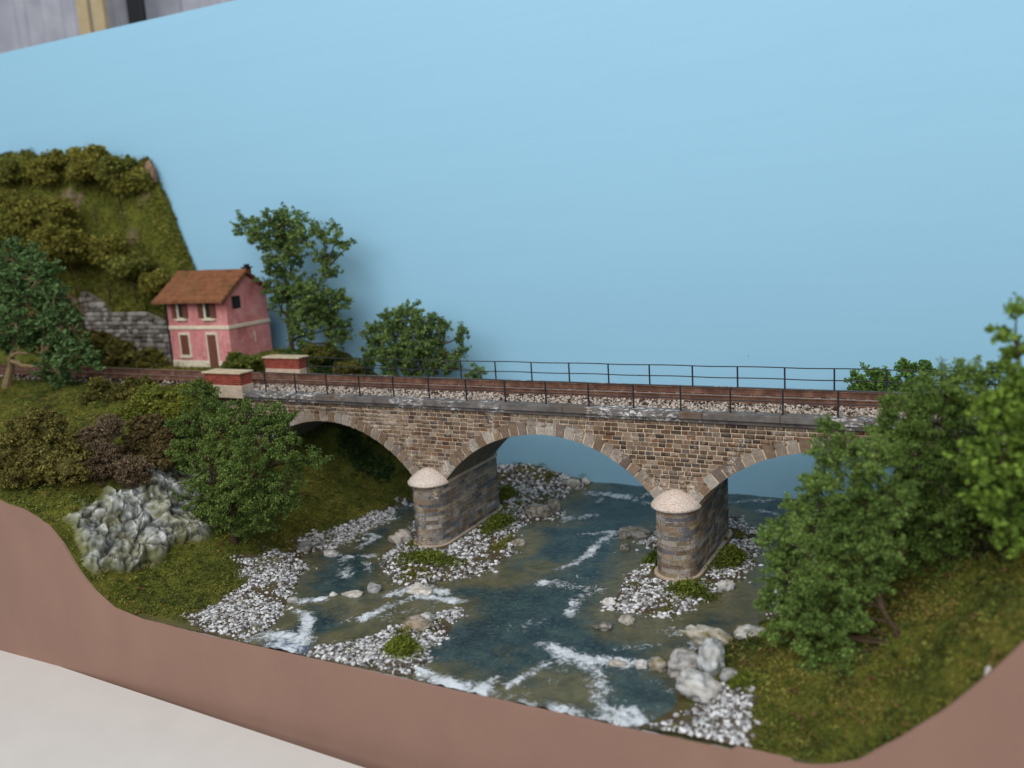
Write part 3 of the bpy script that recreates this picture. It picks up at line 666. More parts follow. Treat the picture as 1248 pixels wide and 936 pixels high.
# railings
def railing(y, x0, step, n, label):
    r = empty('railing', (0, 0, 0)); r.parent = br; r.matrix_parent_inverse = INV; r['label'] = label
    for k in range(n):
        X = x0+k*step; mesh('post', np.concatenate([boxv(X-.035, X+.035, y-.012, y+.012, -1.05, .0), boxv(X-.012, X+.012, y-.04, y+.04, -1.05, .0)]), [tuple(f) for f in BOXF]+[tuple(i+8 for i in f) for f in BOXF], MT['iron'], r)
    for z in (-.0, -.5):
        pts = [(x0-.3+(step*(n-1)+.6)*i/60, y+.008*math.sin(i*1.7), z+.012*math.sin(i*.9+z)) for i in range(61)]
        V, F = tube_vf(pts, [.026]*61, 5); mesh('rail', V, F, MT['iron'], r)
railing(0.0, -10.0, 2.0, 18, 'near black railing along the bridge edge')
railing(4.57, -11.1, 2.02, 18, 'far black railing against the blue backdrop')
# red brick parapet blocks at the left end
for y0, y1, nm in ((-.42, .5, 'red brick parapet at the near left end'), (4.35, 5.15, 'red brick parapet at the far left end')):
    pr = empty('parapet'); pr.parent = br; pr.matrix_parent_inverse = INV; pr['label'] = nm
    x0, x1 = (-13.9, -11.35) if y0 < 0 else (-14.1, -11.55)
    box('base', x0+.02, x1+.06, y0+.02, y1, -1.34 if y0 < 0 else -1.2, -.66, MT['concrete'], pr, bev=.02)
    box('brick_body', x0, x1, y0+.05, y1-.04, -.66, -.06, MT['redbrick'], pr)
    box('coping', x0-.1, x1+.08, y0-.04, y1+.06, -.055, .03, MT['coping'], pr, bev=.015)

# ------------------------------------------------------------------ track
tr = tag(empty('railway_track', (-8, 2.28, -1.05)), 'rusty single railway track running across the bridge', 'track')
TI = Matrix.Translation((8, -2.28, 1.05))
sl = bpy.data.meshes.new('sleeper'); sl.from_pydata([tuple(v) for v in boxv(-.13, .13, -1.2, 1.2, -.07, .07)], [], BOXF); sl.materials.append(MT['sleeper'])
for k in range(138):
    o = mkobj('sleeper', sl, None, tr); o.matrix_parent_inverse = TI; o.location = (-59+k*.65, 2.28+.03*rng.normal(), -.97); o.rotation_euler = (0, 0, .02*rng.normal())
def rail(y, h):
    pf = [(-.09, 0), (.09, 0), (.09, .03), (.022, .06), (.022, h-.07), (.05, h-.05), (.05, h), (-.05, h), (-.05, h-.05), (-.022, h-.07), (-.022, .06), (-.09, .03)]
    n = len(pf); V = [(-59.5, y+a, -.9+b) for a, b in pf]+[(31, y+a, -.9+b) for a, b in pf]
    o = mesh('rail', V, [tuple(range(n)), tuple(range(2*n-1, n-1, -1))]+[(i, i+n, (i+1) % n+n, (i+1) % n) for i in range(n)], MT['rail'], tr); o.matrix_parent_inverse = TI
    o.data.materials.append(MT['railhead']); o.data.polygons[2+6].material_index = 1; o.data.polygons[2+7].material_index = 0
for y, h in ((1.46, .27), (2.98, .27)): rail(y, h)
nb = 10500
xb = np.where(rng.random(nb) < .8, -13.5+39*rng.random(nb), -59+90*rng.random(nb)); yb = .33+3.9*rng.random(nb); k = rng.random(nb) < .45; yb[k] = .33+1.2*rng.random(k.sum())
zb = -1.03+.07*ss(.3, 1.3, yb)*(1-ss(3.3, 4.2, yb))+.05*rng.random(nb)
t = rng.random(nb)[:, None]; inn = np.abs(yb-2.22) < .78; zb = zb-.05*inn; cb = np.where(t < .6, lin(196, 184, 172)[None], np.where(t < .85, lin(146, 132, 120)[None], lin(84, 62, 52)[None]))*(.65+.5*rng.random((nb, 1))); cb = np.where(inn[:, None], cb*.3+.7*lin(92, 64, 50)*(.6+.8*rng.random((nb, 1))), cb)
scatter_stones('ballast', np.c_[xb, yb, zb], .04+.05*rng.random(nb), np.minimum(cb, .9), MT['gravel'], 'pale grey ballast stones under the railway track', 'ballast', chips=True)

# ------------------------------------------------------------------ house
HX0, HX1, HY0, HY1, HZ0 = -23.2, -18.12, 5.9, 9.45, -1.05; HE, HR = 3.42, 4.62; HYM = (HY0+HY1)/2
hs = tag(empty('pink_house', ((HX0+HX1)/2, HYM, HZ0)), 'small pink two storey crossing house with terracotta roof', 'house'); HI = Matrix.Translation((-(HX0+HX1)/2, -HYM, -HZ0))
def hp(o): o.matrix_parent_inverse = HI; return o
ZB = 1.5
def hwall(z0, z1, gable):
    V = [(HX0, HY0, z0), (HX1, HY0, z0), (HX1, HY1, z0), (HX0, HY1, z0), (HX0, HY0, z1), (HX1, HY0, z1), (HX1, HY1, z1), (HX0, HY1, z1)]
    F = [(0, 1, 5, 4), (2, 3, 7, 6)]
    if gable: V += [(HX1, HYM, HR), (HX0, HYM, HR)]; F += [(1, 2, 6, 8, 5), (3, 0, 4, 9, 7), (4, 5, 8, 9), (7, 9, 8, 6)]
    else: F += [(1, 2, 6, 5), (3, 0, 4, 7), (4, 5, 6, 7)]
    return V, F
V, F = hwall(HZ0, HE, True); hp(mesh('wall', V, F, MT['pink'], hs))
hp(box('plinth', HX0-.05, HX1+.05, HY0-.05, HY1+.05, HZ0-.2, -.58, MT['trim'], hs, .02))
hp(box('string_course', HX0-.06, HX1+.06, HY0-.06, HY1+.06, ZB-.11, ZB+.11, MT['trim'], hs, .02))
# roof: two slopes of ribbed tile courses
rf = None
for sg in (-1, 1):
    V = []; nxr, nyr = 125, 29; ye = HY0-.62 if sg < 0 else HY1+.45; ze = HE+.02-(.62 if sg < 0 else .45)*(HR-HE)/(HYM-HY0)
    for j in range(nyr):
        v = j/(nyr-1); step_ = (j % 4)/4*.07
        for i in range(nxr):
            x = HX0-.62+(HX1-HX0+.9)*i/(nxr-1); y = ye+(HYM-ye)*v; z = ze+.13+(HR+.14-ze-.02)*v
            z += .035*math.sin(i*math.pi/2)+.06-step_+.06*(vnoise(np.array([[x, y, 0]]), .8, 4)[0]-.5)
            V.append((x, y, z))
    F = [tuple(int(q) for q in (f if sg < 0 else f[::-1])) for f in gridF(nxr, nyr)]; nb_ = len(V)
    V += [(x, y, z-.16) for x, y, z in V]
    F += [tuple(q+nb_ for q in f[::-1]) for f in F]
    bnd = [i for i in range(nxr)]+[j*nxr+nxr-1 for j in range(1, nyr)]+[(nyr-1)*nxr+i for i in range(nxr-2, -1, -1)]+[j*nxr for j in range(nyr-2, 0, -1)]
    for a, b_ in zip(bnd, bnd[1:]+bnd[:1]): F.append((a, a+nb_, b_+nb_, b_))
    r_ = hp(mesh('roof_slope', V, F, MT['roof'], hs)); rf = rf or r_
V, F = tube_vf([(HX0-.64+(HX1-HX0+.94)*i/40, HYM, HR+.17+.02*(i % 2)) for i in range(41)], [.11]*41, 8); hp(mesh('ridge_tiles', V, F, MT['roof'], hs))
for y, z in ((HY0-.4, HE-.28), (HY1+.25, HE-.1)): hp(box('eave_board', HX0-.5, HX1+.2, y-.04, y+.04, z-.05, z+.07, MT['shutter'], hs))
ch = hp(box('chimney', -18.75, -18.4, 8.3, 8.65, HR-.5, HR+.3, MT['redbrick'], hs)); box('chimney_cap', -18.83, -18.32, 8.22, 8.73, HR+.3, HR+.38, MT['dark'], ch); box('chimney_pot', -18.7, -18.45, 8.36, 8.6, HR+.38, HR+.54, MT['dark'], ch)
def window(x0, x1, z0, z1, op):
    w = hp(box('window', x0, x1, HY0-.03, HY0+.1, z0, z1, MT['trim'], hs))
    e = HY0-.03
    if op:                                                # shutters folded open either side, one sash visible
        a = x0+.3*(x1-x0)
        box('pane', x0+.42*(x1-x0), x0+.68*(x1-x0), e-.012, e+.02, z0+.12, z1-.04, MT['glass'], w)
        box('sash', x0+.30*(x1-x0), x0+.40*(x1-x0), e-.03, e+.02, z0+.1, z1-.03, MT['trim'], w)
        for xa, xb_ in ((x0-.02, x0+.29*(x1-x0)), (x0+.70*(x1-x0), x1+.02)):
            s = box('shutter', xa, xb_, e-.06, e-.004, z0+.1, z1-.02, MT['shutter'], w)
        box('sill', x0+.22*(x1-x0), x1-.1, e-.12, e-.001, z0-.05, z0+.06, MT['trim'], w)
    else:
        for xa, xb_ in ((x0+.14, (x0+x1)/2-.01), ((x0+x1)/2+.01, x1-.14)): box('shutter', xa, xb_, e-.035, e+.01, z0+.15, z1-.14, MT['shutter'], w)
        box('sill', x0-.03, x1+.03, e-.09, e-.001, z0-.05, z0+.07, MT['trim'], w)
window(-22.72, -21.4, 2.0, 3.2, True); window(-20.42, -19.02, 2.0, 3.2, True); window(-22.45, -21.5, -.36, 1.18, False)
dr_ = hp(box('door', -20.1, -19.12, HY0-.04, HY0+.1, -1.0, 1.22, MT['trim'], hs)); box('door_leaf', -19.96, -19.26, HY0-.075, HY0-.035, -.98, 1.06, MT['shutter'], dr_); box('door_handle', -19.36, -19.31, HY0-.12, HY0-.07, .0, .05, MT['dark'], dr_)
sw = hp(box('window', HX1-.1, HX1+.025, 6.42, 7.1, 2.58, 3.34, MT['dark'], hs)); box('pane', HX1+.02, HX1+.035, 6.48, 6.74, 2.64, 3.28, MT['glass'], sw); box('pane', HX1+.02, HX1+.035, 6.78, 7.04, 2.64, 3.28, MT['glass'], sw)
hp(box('drainpipe', HX0-.1, HX0-.02, HY0-.1, HY0-.02, HZ0, HE-.1, MT['iron'], hs)); hp(box('wall_vent', HX1, HX1+.02, 8.0, 8.08, .35, 1.0, MT['trim'], hs))

# ------------------------------------------------------------------ retaining wall and rock faces on the left
rw = tag(empty('retaining_wall', (-28.5, 7, -1)), 'rough grey stone retaining wall below the mossy cliff', 'wall'); RI = Matrix.Translation((28.5, -7, 1))
top = lambda x: np.interp(x, [-33, -31.5, -30.2, -29.4, -27.2, -25.8, -24.2], [3.9, 3.2, 2.3, 2.2, 2.4, 1.9, .9])
bk = mesh('backing', [(-33, 7.15, -1.2), (-24, 7.15, -1.2)]+[(x, 7.15, float(top(x))-.1) for x in np.linspace(-24, -33, 20)]+[(-33, 7.8, -1.2), (-24, 7.8, -1.2)]+[(x, 7.8, float(top(x))-.1) for x in np.linspace(-24, -33, 20)], [tuple(range(22)), tuple(range(43, 21, -1))]+[(i, i+22, (i+1) % 22+22, (i+1) % 22) for i in range(22)], MT['soffit'], rw); bk.matrix_parent_inverse = RI
z = -1.1
while z < 3.8:
    h = .26+.16*rng.random(); x = -33+rng.random()*.3
    while x < -24.2:
        w = .32+.45*rng.random()
        if z+h < top(x+w/2)+.25:
            v = ICO2[0]*np.array([w*.56, .15, h*.56]); v = np.sign(v)*np.abs(v)**.4*np.array([w*.5, .14, h*.5])**.6; v = v*(1+(fbm(ICO2[0]+x*7+z, 1.4, 5, 3)-.5)[:, None]*.35)
            c = (lin(150, 144, 138) if rng.random() < .6 else lin(104, 98, 90))*(.6+.6*rng.random()); o = mesh('stone', v, ICO2[1], MT['stone'], rw, col=np.repeat(np.minimum(c, .9)[None], len(v), 0), smooth=True); o.matrix_parent_inverse = RI; o.location = (x+w/2, 7.12+.05*rng.normal(), z+h/2)
        x += w
    z += h
def rock_mass(name, label, c, r, rz, seed, cols, moss, ridge=1.0):
    V, F = ICO4; V5 = V
    n1 = fbm(V5*1.0+seed, 1.1, seed, 5)-.5; n2 = np.abs(fbm(V5+seed*2, 2.3, seed+5, 5)-.5); n3 = fbm(V5+seed*3, 6, seed+8, 3)-.5
    v = V5*(1+(n1*1.0-n2*1.1*ridge+n3*.14)[:, None]); v = v*np.array(r); ca, sa = math.cos(rz), math.sin(rz); v = np.c_[v[:, 0]*ca-v[:, 1]*sa, v[:, 0]*sa+v[:, 1]*ca, v[:, 2]]
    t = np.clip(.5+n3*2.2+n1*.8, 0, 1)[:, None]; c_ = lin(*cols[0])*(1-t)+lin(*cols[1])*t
    mk = (ss(.5, .6, fbm(V5+seed*7, 1.9, seed+40, 4))*moss)[:, None]; c_ = c_*(1-mk)+(lin(96, 100, 42)*(.6+.8*fbm(V5, 9, 3, 2))[:, None])*mk
    crack = ss(.05, .0, n2)[:, None]*.6; c_ = c_*(1-crack)
    o = mesh(name, v, F, MT['stone'], col=np.clip(c_, 0, .9), smooth=True); o.location = c; return tag(o, label, 'rock')
def rock_patch(label, pxl, amp, seed, cell=.55, moss=.6, ncell=90):
    poly = np.array([hit(x, y)[:2] for x, y in pxl]); lo, hi = poly.min(0)-.3, poly.max(0)+.3; st = .045
    nxp, nyp = int((hi[0]-lo[0])/st)+2, int((hi[1]-lo[1])/st)+2; ax, ay = np.meshgrid(np.linspace(lo[0], hi[0], nxp), np.linspace(lo[1], hi[1], nyp)); Q = np.c_[ax.ravel(), ay.ravel()]
    z = zat(Q[:, 0], Q[:, 1]); d = sdf(Q, poly)+(fbm(np.c_[Q, z], 1.3, seed, 3)-.5)*.9; r = np.random.default_rng(seed)
    P3 = np.c_[Q, z]; P3 = P3+np.c_[fbm(P3, 1.5, seed+1, 3), fbm(P3, 1.5, seed+2, 3), fbm(P3, 1.5, seed+3, 3)]*.5
    k = r.integers(0, len(P3), ncell); C = P3[k]; D = np.sqrt(((P3[:, None]-C[None])**2).sum(-1)); o = np.argsort(D, 1)[:, :2]; d1 = D[np.arange(len(P3)), o[:, 0]]; d2 = D[np.arange(len(P3)), o[:, 1]]
    hc = r.random(ncell); tl = r.normal(0, .4, (ncell, 3)); cid = o[:, 0]
    fine = fbm(P3, 5, seed+5, 4)-.5
    h = amp*(.35+.75*hc[cid])+((P3-C[cid])*tl[cid]).sum(1)*.7+fine*.34
    crack = ss(.10, .0, d2-d1); h = h-crack*.22*amp
    w = ss(-.15, .45, d); Z2 = z.reshape(nyp, nxp); k_ = np.ones(9)/9
    for _ in range(10): Z2[1:-1, 1:-1] = (Z2[:-2, 1:-1]+Z2[2:, 1:-1]+Z2[1:-1, :-2]+Z2[1:-1, 2:]+Z2[1:-1, 1:-1])/5
    gy_, gx_ = np.gradient(Z2, (hi[1]-lo[1])/(nyp-1), (hi[0]-lo[0])/(nxp-1)); Nn = np.c_[-gx_.ravel(), -gy_.ravel(), np.ones(len(z))]; Nn /= np.linalg.norm(Nn, axis=1)[:, None]
    V = np.c_[Q, z]+Nn*(-.12+(h+.12)*w)[:, None]; V[:, 1] = np.maximum(V[:, 1], -11.47)
    t = np.clip(.45+fine*2.6+(hc[cid]-.5)*.5, 0, 1)[:, None]; c = lin(92, 96, 96)*(1-t)+lin(206, 209, 206)*t
    mk = (ss(.44, .62, .6*fbm(P3, 1.3, seed+40, 5)+.4*fbm(P3, 7, seed+41, 3))*moss)[:, None]; c = c*(1-mk)+(lin(112, 110, 56)*(.3+1.4*fbm(P3, 9, 3, 3))[:, None])*mk
    ed = (1-ss(.0, .5, d))[:, None]*.85; c = c*(1-ed)+lin(100, 102, 46)*ed; c = c*(1-.7*crack[:, None])
    F = gridF(nxp, nyp); keep = (w[F] > 0).any(1); F = F[keep]; us = np.unique(F); mp = np.zeros(len(V), int); mp[us] = np.arange(len(us))
    og = V[us].mean(0); ob = mesh('rock_outcrop', V[us]-og, mp[F], MT['stone'], col=np.clip(c[us], 0, .9)); ob.location = og; tag(ob, label, 'rock')
rock_patch('whitish fissured rock face with moss below the brown bushes', [(80, 632), (116, 604), (160, 586), (192, 560), (240, 548), (272, 590), (266, 640), (246, 662), (205, 678), (165, 694), (118, 704), (98, 682)], .62, 3, moss=.6, ncell=120)
rock_mass('rock_outcrop', 'brown earthy rock face left of the retaining wall', (-34.2, 6.9, 1.2), (1.6, 1.2, 3.2), .2, 21, ((92, 66, 48), (150, 122, 98)), .35)
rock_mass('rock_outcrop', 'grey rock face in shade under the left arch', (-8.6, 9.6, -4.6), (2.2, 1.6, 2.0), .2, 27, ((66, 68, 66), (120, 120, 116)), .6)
rock_mass('rock_outcrop', 'earthy tip of rock at the cliff top by the backdrop', (-28.5, 10.7, 11.5), (.42, .3, .8), .2, 33, ((112, 86, 70), (160, 130, 112)), .2)

# ------------------------------------------------------------------ foliage
def leaves(P, size, cols, nrm_up=.35, asp=.62):
    n = len(P); N = rng.normal(size=(n, 3)); N[:, 2] += nrm_up*2; N /= np.linalg.norm(N, axis=1)[:, None]
    A = np.cross(N, rng.normal(size=(n, 3))); A /= np.linalg.norm(A, axis=1)[:, None]+1e-9; B = np.cross(N, A)
    s = (np.asarray(size)*(.6+.8*rng.random(n)))[:, None]
    fold = N*s*.18
    V = np.stack([P-A*s, P-B*s*asp+fold, P+A*s, P+B*s*asp+fold], 1).reshape(-1, 3)
    F = (np.arange(n)*4)[:, None]+np.array([[0, 1, 2, 3]])
    return V, F, np.repeat(cols, 4, axis=0)
def leaf_cols(n, c1, c2, P=None, var=.35):
    t = rng.random(n)
    if P is not None: t = np.clip(.55*t+.9*(fbm(P, .8, 12, 2)-.25), 0, 1)
    c = np.asarray(c1)[None]*(1-t[:, None])+np.asarray(c2)[None]*t[:, None]
    return np.clip(c*(1-var+2*var*rng.random((n, 1))), 0.002, .9)
def plant(name, label, cat, base, blobs, clusters, per, lsize, sig, c1, c2, trunk_r=.12, stems=None, group=None, core=0, squash=1.0, bark=None, shell=.45, twig=True, up=.35, spray=3.2):
    """blobs: (centre, radius). One thing > trunk (limbs and twigs) and crown (leaf flakes)."""
    base = np.asarray(base, float); root = empty(name, base); inv = Matrix.Translation(tuple(-base)); cen = np.mean([b[0] for b in blobs], axis=0)
    TV, TF = [], []
    def tube(pts, rad, n=5):
        v, f = tube_vf(pts, rad, n, len(TV)); TV.extend(v); TF.extend(f)
    zmax = max(b[0][2] for b in blobs)
    stems = stems or [(cen[0], cen[1], base[2]+(zmax-base[2])*.8)]
    spines = []
    for si, s in enumerate(stems):
        s = np.asarray(s, float); pts = []; b_ = base if si == 0 else spines[0][3]; ln = np.linalg.norm(s-b_); bend = rng.normal(0, .06, 3)*ln
        for k in range(9):
            t = k/8; pts.append(b_*(1-t)+s*t+bend*math.sin(math.pi*t)+rng.normal(0, .008, 3)*ln)
        if si == 0: pts[0] = base-np.array([0, 0, .25])
        tr_ = trunk_r if si == 0 else trunk_r*.6; tube(pts, [tr_*(1.25 if k == 0 and si == 0 else 1-.8*k/8) for k in range(9)], 7); spines.append(np.array(pts))
    allp = []; CV, CF, CC = [], [], []; nvc = 0
    vol = np.array([b[1]**2.2 for b in blobs]); vol = vol/vol.sum()
    for (c, r), fr in zip(blobs, vol):
        c = np.asarray(c, float); sp = np.concatenate(spines); dd = np.linalg.norm(sp-c, axis=1)+np.maximum(0, sp[:, 2]-c[2]+.3*r)*2; a = sp[np.argmin(dd)]
        mid = (a+c)/2+rng.normal(0, .08, 3)*np.linalg.norm(c-a)+np.array([0, 0, -.06])*np.linalg.norm(c-a); pts = [a*(1-t)**2+2*mid*t*(1-t)+c*t*t for t in np.linspace(0, 1, 6)]
        tube(pts, [trunk_r*(.42-.06*k) for k in range(6)], 5)
        m = max(3, int(clusters*fr)); d = rng.normal(size=(m, 3)); d /= np.linalg.norm(d, axis=1)[:, None]; rr = r*(shell+(1-shell)*rng.random(m))**.8
        q = c+d*rr[:, None]*np.array([1, 1, squash])
        if twig:
            for k in range(0, m, 2): tube([c+(q[k]-c)*.15, c+(q[k]-c)*.6+rng.normal(0, .05, 3)*r, q[k]], [trunk_r*.13, trunk_r*.09, trunk_r*.05], 3)
        kk = np.maximum(4, (per*(.5+rng.random(m)))).astype(int); idx = np.repeat(np.arange(m), kk)
        sd = d+rng.normal(0, .45, (m, 3))+np.array([0, 0, .15]); sd /= np.linalg.norm(sd, axis=1)[:, None]; u = rng.random(len(idx))-.45; ln_ = spray*sig*(.6+.8*rng.random(m))
        allp.append(q[idx]+sd[idx]*(u*ln_[idx])[:, None]+rng.normal(size=(len(idx), 3))*(sig*.62*(1-.55*np.clip(u+.2, 0, 1)))[:, None]*np.array([1, 1, .7]))
        if core:
            V, F = ICO2; v = c+V*r*core*np.array([1, 1, squash])*(1+(fbm(V*1.5+c, 1.5, 3, 4)-.5)[:, None]*.9)
            CV.append(v); CF.append(F+nvc); nvc += len(v); CC.append(np.asarray(c1)[None]*(.45+.9*fbm(v, 3, 6, 3))[:, None])
    P = np.concatenate(allp); lo = zat(P[:, 0], P[:, 1]); P[:, 2] = np.maximum(P[:, 2], lo+.02*rng.random(len(P))); P[:, 1] = np.minimum(P[:, 1], 11.0)
    if base[1] < -8: P[:, 1] = np.where(P[:, 2] < -2.0, np.maximum(P[:, 1], -11.4), P[:, 1])
    V, F, C = leaves(P, lsize, leaf_cols(len(P), c1, c2, P), up)
    if core:
        CV = np.concatenate(CV); CF = np.concatenate(CF); CF = np.c_[CF, CF[:, 2]]
        me_v = np.concatenate([V, CV]); faces = [tuple(f) for f in F]+[tuple(f[:3]+len(V)) for f in CF]
        me_c = np.concatenate([C, np.concatenate(CC)])
        o = mesh('crown', me_v, faces, MT['leaf'], root, col=me_c)
    else: o = mesh('crown', V, F, MT['leaf'], root, col=C)
    o.matrix_parent_inverse = inv
    o = mesh('trunk', TV, TF, bark or MT['bark'], root); o.matrix_parent_inverse = inv
    return tag(root, label, cat, group)
def PB(L, Y):            # crown masses: photo position, radius, shift in depth -> ball in the place
    out = []
    for x, y, r, dy in L:
        c = at(x, y, Y=Y+dy); out.append((c, r*np.linalg.norm(c-CAM)/FPX*.97))
    return out
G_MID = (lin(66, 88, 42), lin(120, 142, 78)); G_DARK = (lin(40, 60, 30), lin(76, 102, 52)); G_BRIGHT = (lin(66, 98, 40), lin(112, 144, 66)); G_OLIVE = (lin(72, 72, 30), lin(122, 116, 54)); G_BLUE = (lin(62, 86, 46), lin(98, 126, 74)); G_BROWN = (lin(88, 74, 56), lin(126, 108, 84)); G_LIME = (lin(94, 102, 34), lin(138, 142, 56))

# tall tree behind the house
b0 = at(355, 424, Y=8.4); b0[2] = zat(b0[0], b0[1])
plant('broadleaf_tree', 'tall slender tree with open crown behind the far parapet', 'tree', b0,
      PB([(330, 285, 28, 0), (300, 276, 15, .4), (352, 275, 24, .3), (370, 290, 18, -.3), (345, 312, 26, 0), (335, 340, 20, .2), (393, 280, 15, .2), (410, 292, 14, 0), (424, 300, 8, 0), (396, 310, 14, .2), (400, 330, 13, -.2), (365, 352, 24, 0), (345, 368, 16, .3), (380, 366, 26, -.3), (400, 368, 22, 0), (418, 364, 12, .2), (385, 390, 22, 0), (362, 390, 18, .2), (410, 398, 16, .3), (405, 416, 13, .2), (420, 412, 10, 0), (366, 408, 14, -.2), (350, 352, 12, 0)], 8.4),
      620, 50, .085, .17, *G_MID, trunk_r=.17, stems=[at(345, 290, Y=8.4), at(395, 330, Y=8.3), at(340, 360, Y=8.6)], group='trees by the backdrop')
b1 = at(510, 470, Y=8.6); b1[2] = zat(b1[0], b1[1])
plant('broadleaf_tree', 'low bushy tree rising behind the far railing over the left arch', 'tree', b1,
      PB([(497, 384, 17, 0), (475, 390, 12, .2), (520, 392, 16, .2), (538, 400, 10, 0), (455, 404, 13, 0), (480, 412, 20, 0), (505, 418, 22, -.2), (530, 425, 18, .2), (456, 430, 18, .2), (478, 440, 22, -.2), (510, 446, 24, 0), (540, 444, 16, .2), (565, 402, 8, 0), (558, 412, 7, .1), (562, 428, 8, .2), (556, 440, 9, 0), (580, 452, 8, 0), (440, 446, 14, .2), (575, 464, 10, .2)], 8.6),
      540, 48, .08, .16, *G_MID, trunk_r=.13, stems=[at(500, 400, Y=8.6), at(540, 420, Y=8.5), at(465, 425, Y=8.7)], group='trees by the backdrop')
b2 = at(1078, 480, Y=8.6); b2[2] = zat(b2[0], b2[1])
plant('broadleaf_tree', 'small light green treetop behind the far railing at right', 'tree', b2,
      PB([(1045, 462, 10, 0), (1062, 456, 12, .2), (1080, 462, 11, 0), (1100, 455, 13, 0), (1118, 452, 12, .2), (1132, 460, 11, 0), (1072, 476, 18, 0), (1105, 475, 16, 0), (1042, 474, 11, 0), (1090, 500, 20, 0)], 8.6), 170, 40, .085, .14, *G_BRIGHT, trunk_r=.11, group='trees by the backdrop')
# scrub under and behind the left arch
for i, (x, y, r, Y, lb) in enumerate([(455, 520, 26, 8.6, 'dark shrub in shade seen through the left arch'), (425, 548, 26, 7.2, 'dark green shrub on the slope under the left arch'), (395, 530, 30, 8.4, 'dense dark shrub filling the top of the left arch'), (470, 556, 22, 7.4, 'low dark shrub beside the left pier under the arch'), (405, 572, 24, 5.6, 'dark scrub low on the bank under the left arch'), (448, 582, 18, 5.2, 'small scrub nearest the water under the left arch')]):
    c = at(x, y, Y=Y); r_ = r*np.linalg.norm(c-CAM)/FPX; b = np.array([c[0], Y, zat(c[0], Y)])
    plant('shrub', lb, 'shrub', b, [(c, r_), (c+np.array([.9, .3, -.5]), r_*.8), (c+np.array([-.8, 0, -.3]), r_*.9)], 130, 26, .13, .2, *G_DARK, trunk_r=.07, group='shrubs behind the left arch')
# leafy tree on the left bank
b3 = at(287, 668, Z=-7.2); b3[2] = zat(b3[0], b3[1])
plant('broadleaf_tree', 'dense dark green tree on the left bank before the first arch', 'tree', b3,
      PB([(300, 512, 26, .6), (330, 506, 22, .6), (348, 516, 16, .4), (262, 500, 22, .8), (240, 480, 18, 1.2), (270, 530, 30, 0), (318, 540, 34, -.2), (355, 550, 24, 0), (378, 560, 14, .2), (393, 558, 8, .2), (232, 545, 28, .3), (212, 575, 18, .2), (258, 578, 32, -.4), (305, 585, 36, -.4), (345, 592, 26, 0), (238, 610, 24, -.2), (280, 622, 28, -.4), (322, 622, 26, -.2), (348, 614, 16, 0), (258, 640, 16, 0), (300, 645, 16, 0), (228, 515, 20, .6)], -5.6),
      900, 76, .052, .14, lin(60, 80, 34), lin(116, 138, 66), trunk_r=.15, stems=[at(280, 560, Y=-5.6), at(320, 570, Y=-5.6), at(255, 560, Y=-5.4)])
# far left tree by the track
b4 = at(8, 476, Y=-.8); b4[2] = zat(b4[0], b4[1])
plant('broadleaf_tree', 'blurred blue green tree by the track at the left frame edge', 'tree', b4,
      PB([(20, 320, 26, 0), (45, 340, 28, 0), (5, 350, 30, 0), (66, 365, 18, 0), (35, 380, 34, -.3), (5, 400, 28, 0), (72, 395, 24, 0), (90, 432, 20, -.2), (70, 450, 20, -.2), (108, 440, 14, 0), (45, 415, 22, .4)], -.8),
      380, 44, .12, .24, *G_BLUE, trunk_r=.26, stems=[at(15, 380, Y=-.8), at(52, 430, Y=-.9), at(60, 445, Y=-1.0)], bark=plain('pale_bark', lin(130, 112, 84), .9, .1, .3, 4))
# bushes on the left slope and along the track
def bush(label, px, py, r, Y, cols, n=160, per=44, ls=.075, sig=.13, flat=.7, name='bush', core=.78, lobes=9, grp='bushes on the left hillside', rxy=(1, 1)):
    n = int(n*1.5); core = .52
    c = at(px, py, Y=Y); rr = r*np.linalg.norm(c-CAM)/FPX; b = np.array([c[0], c[1], zat(c[0], c[1])]); bl = [(c, rr*.62)]
    for k in range(lobes):
        a = 6.28*k/lobes+rng.random(); ra = .4+.5*rng.random(); bl.append((c+np.array([math.cos(a)*rr*ra*rxy[0], math.sin(a)*rr*ra*.8*rxy[1], (rng.random()-.45)*rr*.8]), rr*(.24+.26*rng.random())))
    return plant(name, label, 'bush', b, bl, n, per, ls, sig, *cols, trunk_r=.06, core=core, squash=flat, group=grp, shell=.7, twig=False, spray=1.6)
def gbush(label, px, pyb, wpx, hpx, cols, n, per=46, ls=.07, sig=.13, name='bush', grp='bushes on the left hillside', core=.5, dep=.45):
    b = hit(px, pyb); sc_ = np.linalg.norm(b-CAM)/FPX; w, h = wpx*sc_, hpx*sc_; bl = []; fw = np.array([RC[2][0], RC[2][1]]); fw /= np.linalg.norm(fw); rt = np.array([-fw[1], fw[0]])*-1
    for k in range(18):
        u = (rng.random()-.5)*.86; v = rng.random() if k > 5 else .1; r = min(w, h*1.4)*(.13+.13*rng.random())
        xy = b[:2]+rt*u*w+fw*(dep*w*(v*.7+.1)+.12*w*rng.random()); g_ = max(float(zat(*xy)), b[2]); zc = b[2]+(.22+.5*v)*h*(1-1.6*u*u)+.16*h*(rng.random()-.5)
        bl.append((np.array([*xy, zc]), r))
    base = np.array([*(b[:2]+fw*dep*w*.4), 0.]); base[2] = float(zat(base[0], base[1]))
    return plant(name, label, 'bush', base, bl, n, per, ls, sig, *cols, trunk_r=.05, core=core, squash=.85, group=grp, shell=.7, twig=False, spray=1.4)
gbush('olive brown bush at the left edge above the fascia', 40, 600, 105, 92, (lin(84, 80, 36), lin(130, 122, 62)), 700)
gbush('purplish brown heather bush on the left slope', 125, 602, 84, 96, G_BROWN, 700, ls=.055)
